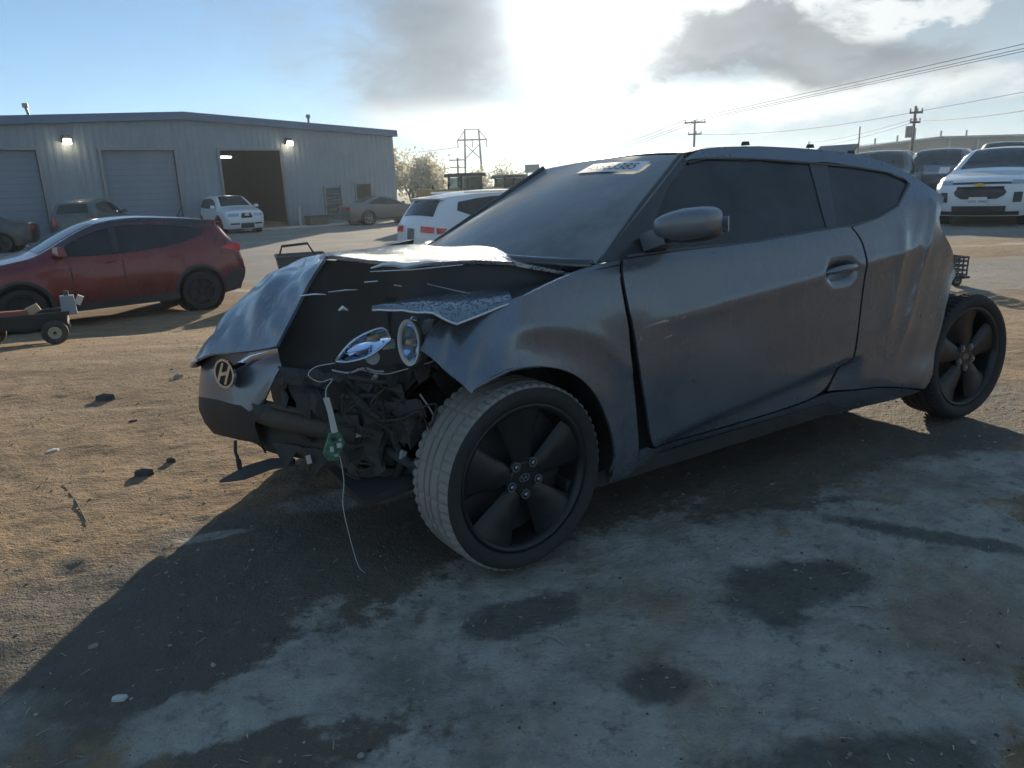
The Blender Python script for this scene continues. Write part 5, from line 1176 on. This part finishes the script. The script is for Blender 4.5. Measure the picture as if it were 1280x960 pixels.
# dark flank between hood edge and fender, and the cavity below
rows = []
top_ = [Vector(p) for p in NEAR] + [Vector((.47, .32, .96)), Vector((.54, .315, .865)), Vector((.60, .31, .775))]
bot_ = [Vector((-.43, .85, .975)), Vector((-.32, .845, .966)), Vector((-.16, .84, .936)), Vector((.0, .83, .892)), Vector((.12, .79, .868)), Vector((.20, .74, .835)), Vector((.25, .64, .66)), Vector((.33, .52, .52)), Vector((.42, .44, .50)), Vector((.48, .38, .50)), Vector((.54, .31, .52))]
for j in range(13):
    q = j / 12; r_ = []
    for i in range(len(top_) * 3 - 2):
        a = i // 3; f = (i % 3) / 3; t0 = top_[a].lerp(top_[min(a + 1, len(top_) - 1)], f) + Vector((-.004, -.012, -.016)); b0 = bot_[a].lerp(bot_[min(a + 1, len(bot_) - 1)], f)
        p = t0.lerp(b0, q) - Vector((0, .05, .035)) * math.sin(math.pi * q); p += Vector((0, .7, .5)) * .014 * nz(p.x * 7, p.y * 5, p.z * 7) * math.sin(math.pi * q); r_.append(p)
    rows.append(r_)
grid('inner_apron', rows, 'apron_black', car)
# bright torn edges and slivers along the flank
def sliver(pts, wd, m='raw_edge', name='torn_edge'):
    mb = MB(); n = len(pts); rws = []
    for i, p in enumerate(pts):
        k = math.sin(math.pi * (i + .35) / (n - .3)); p = Vector(p); rws.append([p + Vector((0, .004, wd * k * .5)), p + Vector((.002, .012, 0)), p - Vector((0, -.004, wd * k * .5))])
    return grid(name, rws, m, car, smooth=False, thick=.002)
sliver([(.335, .535, 1.012), (.30, .55, 1.020), (.267, .56, 1.020), (.235, .565, 1.010), (.199, .57, 1.012), (.15, .58, 1.016), (.113, .585, 1.014)], .020)
sliver([(.34, .54, 1.002), (.22, .575, .998), (.05, .61, 1.000)], .005); sliver([(.37, .56, .974), (.33, .57, .974)], .006); sliver([(.53, .40, .934), (.49, .43, .937), (.46, .45, .935)], .006)
sliver([(.45, .44, .940), (.40, .47, .944), (.37, .49, .944)], .005); sliver([(.445, .51, .889), (.434, .52, .897), (.419, .525, .888)], .016); sliver([(.19, .63, .955), (.1, .66, .925), (.03, .69, .905)], .004); sliver([(.29, .60, .96), (.27, .61, .955)], .006)
# bent flap torn from the top of the fender
fu = [(.40, .69, .912), (.33, .66, .916), (.21, .65, .920), (.07, .66, .920), (-.06, .70, .912)]
fl = [(.405, .70, .908), (.335, .76, .905), (.262, .81, .893), (.20, .835, .856), (.0, .835, .898)]
rows = []
for j in range(9):
    q = j / 8; r_ = []
    for i in range(17):
        u = i / 16 * 4; a = min(int(u), 3); f = u - a; p = Vector(fu[a]).lerp(Vector(fu[a + 1]), f).lerp(Vector(fl[a]).lerp(Vector(fl[a + 1]), f), q); p.z += .010 * math.sin(math.pi * q) + .004 * nz(p.x * 20, p.y * 20, 1); r_.append(p)
    rows.append(r_)
grid('fender_flap', rows, 'hood_wet', car, thick=.004, flip=True); mb = MB(); mb.tube([r_ + Vector((0, .002, 0)) for r_ in rows[-1]], .0035, 5); mb.build('flap_edge', 'raw_edge', car, smooth=True)
# structure behind the missing bumper corner
mb = MB(); mb.box((.28, -.1, .56), (.10, 1.0, .42)); mb.build('radiator', 'cavity', car)
for k in range(7): MB().box((.338, -.1, .40 + k * .05), (.012, .96, .018)).build('radiator_fin', 'black_plastic', car)
mb = MB(); mb.tube([(.66, -.62, .47), (.70, -.3, .475), (.67, 0, .485), (.60, .25, .49), (.50, .40, .478), (.42, .50, .468)], .035, 16); mb.build('crash_beam', 'beam_steel', car, smooth=True)
mb = MB(); mb.tube([(.69, -.3, .525), (.66, 0, .53), (.59, .25, .532), (.50, .38, .52), (.44, .46, .505)], .012, 6); mb.build('beam_rib', 'beam_steel', car, smooth=True)
rows = []
for z, dx in ((.455, -.02), (.42, 0), (.37, .01), (.335, .0), (.318, -.05)):
    rows.append([Vector((lerp(y, [(-.6, .70), (-.2, .705), (.1, .655), (.3, .56), (.5, .425), (.56, .36)]) + dx - .03 + .008 * nz(y * 6, z * 9, 5), y, z + .02 * ss(y, .2, .5) - .03 * ss(-y, 0, .3))) for y in np.linspace(-.6, .56, 25)])
grid('air_duct', rows, 'grey_plastic', car, thick=.006, flip=True)
mb = MB(); mb.beam((.44, .40, .52), (-.35, .44, .48), .07, .10); mb.build('frame_rail', 'cavity', car)
mb = MB(); mb.box((.16, .40, .78), (.24, .22, .20)); mb.box((.16, .40, .89), (.25, .23, .03)); mb.build('battery', 'black_plastic', car)
mb = MB(); mb.box((-.05, -.05, .66), (.5, .7, .4), None, .85); mb.build('engine', 'cavity', car)
mb = MB(); mb.lathe([(0, .02), (.05, .09), (.16, .1), (.2, .06)], 18, Matrix.Translation((.02, .52, .70)) @ Matrix.Rotation(R(90), 4, 'X')); mb.build('strut_tower', 'cavity', car)
for pts, r in (([(.42, .44, .62), (.40, .52, .57), (.34, .56, .50), (.30, .58, .38), (.33, .55, .28)], .016), ([(.48, .36, .66), (.42, .48, .66), (.34, .56, .645), (.22, .62, .66)], .010), ([(.52, .30, .60), (.46, .42, .585), (.37, .52, .60), (.28, .60, .575)], .012), ([(.36, .54, .42), (.28, .62, .36), (.26, .64, .25)], .02), ([(.5, .32, .52), (.44, .40, .40), (.38, .46, .30)], .012)):
    MB().tube(pts, r, 8).build('hose', 'black_plastic', car, smooth=True)
rows = []
for a in np.linspace(30, 178, 17):
    rr = .36; rows.append([Vector((.02 + rr * math.cos(R(a)) * 1.0, y, .30 + rr * math.sin(R(a)))) for y in (.46, .56, .66)])
# torn wheel liner hanging in front of the tyre
rows = []
for t in np.linspace(0, 1, 14):
    a = R(70 - 62 * t); rows.append([Vector((.01 + .37 * math.cos(a) + .02 * nz(t * 5, q * 2, 2), .36 + .22 * q, .315 + .37 * math.sin(a) + .01 * nz(t * 4, q * 3, 8))) for q in np.linspace(0, 1, 6)])
grid('wheel_liner', rows, 'cavity', car, thick=.003)
MB().box((.30, .46, .30), (.35, .35, .03), Matrix.Rotation(.12, 3, 'Y')).build('splash_shield', 'black_plastic', car)
MB().box((.42, .50, .475), (.035, .012, .03), Matrix.Rotation(.3, 3, 'X')).build('broken_clip', 'pale_plastic', car)
MB().box((.553, .35, .365), (.012, .02, .03), Matrix.Rotation(.4, 3, 'X')).build('broken_clip', 'pale_plastic', car)
# splitter flap dragging under the nose
grid('splitter', [[Vector(p) for p in ((.79, .0, .238), (.71, .06, .290), (.63, .13, .322), (.57, .22, .335))], [Vector(p) for p in ((.80, .0, .232), (.735, .09, .262), (.65, .155, .300), (.58, .24, .322))], [Vector(p) for p in ((.80, .005, .228), (.735, .10, .254), (.645, .165, .292), (.575, .25, .315))]], 'black_plastic', car, smooth=False, thick=.008, flip=True)
MB().tube([(.735, .08, .40), (.742, .09, .36), (.738, .1, .33)], .006, 6).build('hanging_clip_wire', 'black_plastic', car); MB().box((.738, .10, .315), (.015, .022, .035)).build('hanging_connector', 'black_plastic', car)
# headlamp remains
hl = bpy.data.objects.new('headlamp_shard', None); C.objects.link(hl); hl.parent = car
O = [(.487, .743), (.434, .803), (.344, .833), (.323, .823), (.312, .790), (.383, .741), (.462, .734)]
cen = (.40, .78); rows = []
OO = chaikin(O, 2, 70)
for s_, dp in ((1.0, 0), (.93, -.004), (.70, -.022), (.35, -.034), (.02, -.038)):
    rows.append([Vector((cen[0] + (x - cen[0]) * s_ - dp * .2, .58 + dp * .9 - .18 * (x - cen[0]) * s_, cen[1] + (z - cen[1]) * s_)) for x, z in OO + [OO[0]]])
grid('reflector_bowl', rows, 'reflector', hl, thick=.003); mb = MB(); mb.tube([p + Vector((.002, .004, 0)) for p in rows[0]], .004, 6); mb.build('lens_rim', 'shell_clear', hl, smooth=True)
MB().tube([(.345, .572, .795), (.385, .572, .797)], .010, 10).build('bulb', 'bulb_amber', hl, smooth=True); MB().box((.318, .575, .772), (.04, .03, .028)).build('bulb_socket', 'socket_grey', hl)
MB().lathe([(-.008, 0), (-.008, .022), (.008, .022), (.008, 0)], 16, Matrix.Translation((.37, .57, .735))).build('adjuster_cap', 'socket_grey', hl)
h2 = bpy.data.objects.new('headlamp_ring', None); C.objects.link(h2); h2.parent = car
ax_ = Vector((.86, .46, .12)).normalized(); RM = Matrix.Translation((.285, .685, .789)) @ Vector((0, 1, 0)).rotation_difference(ax_).to_matrix().to_4x4() @ Matrix.Diagonal((.60, 1, 1.03, 1))
MB().lathe([(.012, .070), (.014, .062), (.004, .056), (-.012, .058), (-.014, .068), (.012, .070)], 36, RM).build('ring', 'pale_plastic', h2, smooth=True)
MB().lathe([(.0, .057), (-.02, .048), (-.035, .03), (-.04, .004)], 30, RM).build('reflector_bowl', 'reflector', h2, smooth=True)
MB().tube([RM @ Vector((0, -.03, 0)), RM @ Vector((0, .015, 0))], .011, 10).build('bulb', 'bulb_amber', h2, smooth=True)
MB().box((.215, .665, .828), (.045, .03, .03), Matrix.Rotation(.3, 3, 'Y')).build('bulb_socket', 'socket_grey', h2)
MB().tube([(.27, .67, .855), (.245, .66, .85), (.22, .655, .82)], .012, 8).build('bracket', 'shell_clear', h2, smooth=True)
# dangling circuit board, light strip and loose wires
db = bpy.data.objects.new('dangling_lamp_module', None); C.objects.link(db); db.parent = car
mb = MB(); P = [(.545, .636), (.527, .636), (.520, .585), (.512, .520), (.532, .519), (.536, .585)]; mb.prism(P, .578, .584, YZX); mb.build('light_strip', 'pale_plastic', db)
mb = MB(); P = [(.538, .522), (.505, .515), (.493, .480), (.512, .450), (.524, .427), (.552, .432), (.566, .458)]; mb.prism(P, .574, .584, YZX); bo = mb.build('circuit_board', 'board_green', db)
for x, z, a, b in ((.53, .50, .012, .010), (.515, .478, .014, .014), (.54, .47, .010, .016), (.528, .447, .012, .008), (.51, .495, .008, .008)): MB().box((x, .588, z), (a, .008, b)).build('chip', random.choice(['pale_plastic', 'black_plastic', 'socket_grey']), bo)
def loose(pts, r=.0016, name='loose_wire', m='wire_pale'):
    p = [Vector(q) for q in pts]; out = []
    for i in range(len(p) - 1):
        a = p[max(i - 1, 0)]; b = p[i]; c_ = p[i + 1]; d = p[min(i + 2, len(p) - 1)]
        for t in (0, .25, .5, .75): out.append(.5 * ((2 * b) + (c_ - a) * t + (2 * a - 5 * b + 4 * c_ - d) * t * t + (3 * b - a - 3 * c_ + d) * t ** 3))
    out.append(p[-1]); MB().tube(out, r, 5).build(name, m, car, smooth=True)
loose([(.515, .582, .44), (.51, .58, .355), (.524, .585, .275), (.513, .58, .159), (.495, .58, .045), (.47, .57, .004)]); loose([(.487, .56, .735), (.55, .555, .732), (.575, .555, .710), (.543, .56, .684), (.505, .565, .688), (.53, .572, .662), (.537, .58, .63)])
loose([(.40, .50, .69), (.34, .57, .675), (.29, .62, .69), (.22, .68, .715), (.18, .71, .74)]); loose([(.46, .42, .68), (.42, .47, .673), (.38, .51, .69), (.35, .54, .68), (.31, .58, .684)], .004, 'torn_seal', 'socket_grey')
loose([(.24, .62, .6), (.21, .66, .52), (.2, .68, .42), (.22, .66, .34)], .003, 'loose_wire', 'socket_grey')

# torn plastic, brackets and a tangle of loom in the open corner
rr = random.Random(77)
def jag(a, b, drop, n, m, name='torn_plastic', lean=(0, .02, 0)):
    a = Vector(a); b = Vector(b); up = []; lo_ = []
    for i in range(n + 1):
        t = i / n; p = a.lerp(b, t) + Vector((rr.uniform(-.01, .01), rr.uniform(-.01, .01), rr.uniform(-.006, .006))); up.append(p); lo_.append(p + Vector(lean) * rr.uniform(.2, 1.5) + Vector((rr.uniform(-.012, .012), 0, -drop * rr.uniform(.25, 1.2))))
    mid = [u.lerp(l, .5) + Vector((0, rr.uniform(0, .014), 0)) for u, l in zip(up, lo_)]
    return grid(name, [up, mid, lo_], m, car, smooth=False, thick=.003)
jag((.60, .31, .70), (.30, .58, .64), .05, 16, 'black_plastic'); jag((.56, .33, .60), (.24, .64, .58), .09, 18, 'apron_black'); jag((.66, .12, .535), (.42, .50, .535), .06, 14, 'black_plastic'); jag((.62, .20, .40), (.36, .55, .40), .08, 14, 'grey_plastic')
jag((.40, .50, .56), (.22, .66, .50), .10, 12, 'apron_black'); jag((.44, .42, .335), (.24, .62, .33), .10, 12, 'black_plastic'); jag((.585, .24, .70), (.595, .235, .52), .03, 8, 'black_plastic', lean=(-.01, .03, 0)); jag((.34, .56, .70), (.20, .68, .72), .06, 9, 'cavity')
for c_, d, a in (((.46, .44, .60), (.05, .012, .09), .4), ((.38, .53, .48), (.07, .012, .05), -.5), ((.50, .38, .545), (.02, .03, .07), .2), ((.33, .57, .60), (.03, .012, .10), .9), ((.42, .49, .40), (.09, .012, .03), .2), ((.29, .61, .47), (.04, .02, .06), -.3), ((.54, .32, .44), (.03, .03, .04), .7)):
    mb = MB(); mb.box(c_, d, Matrix.Rotation(a, 3, 'Y') @ Matrix.Rotation(a * .7, 3, 'Z')); mb.build('bracket', rr.choice(['black_plastic', 'beam_steel', 'cavity', 'grey_plastic']), car)
for k in range(15):
    x = rr.uniform(.26, .50); y = .98 - x * 1.05 + rr.uniform(-.06, .05); z = rr.uniform(.40, .72); pts = [(x, y, z)]
    for j in range(rr.randint(3, 5)):
        x += rr.uniform(-.07, .06); z += rr.uniform(-.08, .05); y = .98 - x * 1.05 + rr.uniform(-.05, .06); pts.append((x, min(y, .72), max(.22, z)))
    loose(pts, rr.choice([.002, .003, .004]), 'wiring_loom', rr.choice(['black_plastic', 'hub_dark', 'cavity', 'socket_grey' if k % 5 == 0 else 'black_plastic', 'beam_steel']))
for x, y, z, s_ in ((.49, .40, .655, .016), (.36, .55, .665, .012), (.43, .47, .445, .014), (.31, .60, .40, .018)):
    mb = MB(); mb.box((x, y, z), (s_, s_ * .8, s_ * 1.6), Matrix.Rotation(rr.uniform(-.8, .8), 3, 'X') @ Matrix.Rotation(rr.uniform(-.8, .8), 3, 'Y')); mb.build('connector', rr.choice(['socket_grey', 'black_plastic', 'beam_steel']), car)
# ------------------------------------------------------------------ yard props
mat('cart_wheel_rim', (.42, .40, .28), .6, dust=.4); mat('cart_orange', (.30, .06, .03), .5, dust=.3); mat('cart_dark', (.025, .025, .025), .6, metal=.2, dust=.2, dustcol=(.1, .09, .08)); mat('bin_plastic', (.06, .068, .075), .5, dust=.4, dustcol=(.16, .15, .14)); mat('pale_blue', (.20, .25, .31), .5, dust=.2); mat('pipe_metal', (.3, .3, .3), .4, metal=.7)
def small_wheel(par, x, y, r, wd, side):
    e = bpy.data.objects.new('wheel', None); C.objects.link(e); e.parent = par; e.location = (x, y, r)
    h = wd / 2; MB().lathe([(-h * .8, r * .5), (-h, r * .75), (-h * .7, r), (h * .7, r), (h, r * .75), (h * .8, r * .5), (-h * .8, r * .5)], 28).build('tyre', 'rubber', e, angle=30)
    MB().lathe([(side * h * .5, r * .1), (side * h * .45, r * .34), (side * h * .85, r * .45), (side * h * .8, r * .52)], 20).build('rim', 'cart_wheel_rim', e, angle=35); MB().tube([(0, -h * 1.1, 0), (0, h * 1.1, 0)], r * .13, 10).build('axle_hub', 'cart_dark', e)
def gpos(x, y, dz=0): return (x, y, GZ(x, y) + dz)
ct = empty('yard_cart', gpos(-5.17, 7.72), R(208), 'low black yard cart with pale wheel hubs loaded with orange parts', 'cart')
for a in (-.30, .30):
    for b in (-.23, .23): small_wheel(ct, a, b, .125, .085, 1 if b > 0 else -1)
MB().box((0, 0, .24), (.86, .40, .10)).build('frame', 'cart_dark', ct)
for s in (-1, 1): MB().beam((-.46, s * .2, .31), (.46, s * .2, .31), .025, .04).build('side_rail', 'cart_dark', ct)
MB().tube([(.44, .0, .28), (.75, .05, .40), (1.0, .05, .47)], .012, 8).build('pull_handle', 'pipe_metal', ct, smooth=True)
MB().beam((-.30, .23, .125), (-.30, -.23, .125), .03, .03).build('axle', 'cart_dark', ct); MB().beam((.30, .23, .125), (.30, -.23, .125), .03, .03).build('axle', 'cart_dark', ct)
o = empty('orange_jack', (ct.location.x + .02, ct.location.y + .02, ct.location.z + .29), R(208), 'orange floor jack lying on the yard cart', 'jack')
MB().beam((-.05, .06, .04), (.25, .10, .05), .09, .07).build('body', 'cart_orange', o); MB().beam((-.05, .06, .05), (-.16, .05, .10), .06, .08).build('head', 'bulb_amber', o); MB().tube([(.25, .1, .06), (.55, .12, .10)], .012, 8).build('handle', 'pipe_metal', o)
mb = MB(); mb.box((0, 0, .10), (.15, .16, .20), None, .85); o = empty('plastic_jug', (ct.location.x + .42, ct.location.y + .18, ct.location.z + .28), R(30), 'pale blue plastic jug on the end of the yard cart', 'jug'); mb.build('jug_body', 'pale_blue', o); MB().tube([(0, 0, .2), (0, 0, .25)], .025, 10).build('cap', 'lamp_case', o); MB().box((.11, 0, .14), (.06, .05, .10), Matrix.Rotation(.5, 3, 'Y')).build('jug_handle', 'pale_plastic', o)
# dark plastic bin beyond the folded hood
bn = empty('storage_bin', gpos(-4.0, 14.4), R(20), 'dark plastic bin on the lane beyond the folded hood', 'bin'); bn.scale = (1.1, 1.1, 1.45)
mb = MB(); w0, w1_, d0, d1, hh = .34, .42, .22, .28, .46
for (a, b, z) in ((w0, d0, .02), (w1_, d1, hh), (w1_ - .03, d1 - .03, hh), (w0 - .03, d0 - .03, .06)): mb.v += [Vector((sx * a, sy * b, z)) for sx, sy in ((-1, -1), (1, -1), (1, 1), (-1, 1))]
for r_ in range(3):
    for k in range(4): mb.f.append((r_ * 4 + k, r_ * 4 + (k + 1) % 4, (r_ + 1) * 4 + (k + 1) % 4, (r_ + 1) * 4 + k))
mb.f += [(3, 2, 1, 0), (12, 13, 14, 15)]; mb.build('tub', 'bin_plastic', bn)
MB().tube([(w1_, d1, hh), (-w1_, d1, hh), (-w1_, -d1, hh), (w1_, -d1, hh), (w1_, d1, hh)], .022, 8).build('rim', 'bin_plastic', bn)
MB().tube([(-.36, 0, hh), (-.30, 0, hh + .13), (.14, 0, hh + .15), (.24, 0, hh)], .018, 8).build('handle', 'cart_dark', bn, smooth=True)
# crate on a small wheeled dolly behind the coupe tail
dl = empty('hand_dolly', gpos(4.98, 8.25), R(15), 'small wheeled dolly behind the coupe rear wheel', 'dolly')
for a in (-.28, .14): small_wheel(dl, a, 0, .10, .07, -1)
MB().box((-.05, 0, .16), (.62, .30, .04)).build('deck', 'cart_dark', dl); MB().beam((.14, 0, .1), (.14, 0, .2), .03, .03).build('bracket', 'cart_dark', dl)
dl.scale = (.66, .66, .66)
cr = empty('milk_crate', (dl.location.x + .0, dl.location.y, dl.location.z + .122), R(15), 'black slatted plastic crate on the small dolly', 'crate')
for z in (.02, .09, .16, .23, .29):
    for a, b in (((-.2, -.15), (.2, -.15)), ((.2, -.15), (.2, .15)), ((.2, .15), (-.2, .15)), ((-.2, .15), (-.2, -.15))): MB().beam((*a, z), (*b, z), .014, .03).build('slat', 'bin_plastic', cr)
for a in (-.2, -.1, 0, .1, .2):
    for b in (-.155, .155): MB().beam((a, b, .0), (a, b, .305), .018, .022).build('upright', 'bin_plastic', cr)
MB().box((0, 0, .008), (.38, .28, .012)).build('base', 'bin_plastic', cr)
cr.scale = (.62, .62, .72)
# debris
mat('debris_dark', (.03, .03, .03), .6, dust=.4, dustcol=(.15, .13, .1)); mat('debris_pale', (.5, .48, .44), .7); mat('wood_grey', (.3, .27, .22), .9)
def shard(x, y, s, m, label, seed, cat='debris', flat=.35):
    rr = random.Random(seed); n = 7; pts = [(s * rr.uniform(.6, 1.1) * math.cos(2 * math.pi * k / n), s * rr.uniform(.35, .7) * math.sin(2 * math.pi * k / n)) for k in range(n)]
    mb = MB(); base = [Vector((a, b, -.004)) for a, b in pts]; mid = [Vector((a * .9, b * .85, s * flat * rr.uniform(.5, 1))) for a, b in pts]; tp = Vector((s * .1, 0, s * flat * 1.15))
    mb.v = base + mid + [tp]; mb.f = [(k, (k + 1) % n, n + (k + 1) % n, n + k) for k in range(n)] + [(n + k, n + (k + 1) % n, 2 * n) for k in range(n)]
    o = mb.build('debris_piece', m); o.location = gpos(x, y, .002); o.rotation_euler = (0, 0, rr.uniform(0, 6)); tag(o, label, cat)
shard(-2.66, 4.63, .085, 'debris_dark', 'largest black broken plastic piece lying alone on the sunlit dirt', 1)
shard(-1.73, 3.20, .045, 'debris_dark', 'black plastic scrap with a pale side lying near the bumper', 2, flat=.6)
shard(-1.68, 3.38, .035, 'debris_dark', 'dark pebble-like scrap just beyond the scrap near the bumper', 3, flat=.5)
shard(-2.22, 4.09, .03, 'debris_dark', 'tiny dark curl of plastic on the sunlit dirt', 4)
shard(-2.38, 3.58, .04, 'debris_pale', 'pale flat chip on the sunlit dirt', 5, flat=.2)
shard(-2.40, 5.14, .04, 'wood_grey', 'small grey wood chip farther out on the sunlit dirt', 6, flat=.6)
shard(-1.06, 1.65, .032, 'debris_pale', 'pale sliver of plastic on the shaded mud', 7, flat=.15)
shard(-1.24, 1.87, .018, 'wood_grey', 'small grey stone on the shaded mud near the shadow edge', 8, flat=.5)
shard(-.62, 1.95, .020, 'stone', 'grey stone on the dark shaded mud before the tyre', 9, flat=.5)
shard(-4.0, 11.3, .16, 'debris_dark', 'dark curled strip of trim behind the red crossover', 10, flat=.4)
for x, y, l, a, lb in ((.09, 1.81, .045, 2.4, 'thin pale twig lying on the damp soil before the tyre'), (1.02, 1.93, .035, -.3, 'thin pale twig lying beside the dark oil stain'), (-1.88, 2.9, .28, 2.25, 'long dark stick pressed into the sunlit dirt')):
    d = Vector((math.cos(a), math.sin(a), 0)) * l; p = Vector(gpos(x, y, .003 if l < .1 else -.004)); tag(MB().tube([p - d, p + Vector((.006, .004, .004)), p + d], [.002, .003, .0015], 6).build('twig', 'wood_grey' if l < .1 else 'debris_dark'), lb, 'twig')
# ------------------------------------------------------------------ dusty backlit air over the whole yard
hz = MB().box((0, 1470, 6.2), (3400, 3300, 16.4)).build('haze', None); hz['kind'] = 'stuff'; tag(hz, 'thin dusty haze hanging over the whole yard', 'haze')
hm = bpy.data.materials.new('haze'); hm.use_nodes = True; t = hm.node_tree; t.nodes.remove(t.nodes['Principled BSDF'])
pv = t.nodes.new('ShaderNodeVolumePrincipled'); pv.inputs['Color'].default_value = (.74, .87, 1.0, 1); pv.inputs['Density'].default_value = .0005; pv.inputs['Anisotropy'].default_value = .55
t.links.new(pv.outputs[0], t.nodes['Material Output'].inputs['Volume']); hz.data.materials.append(hm)
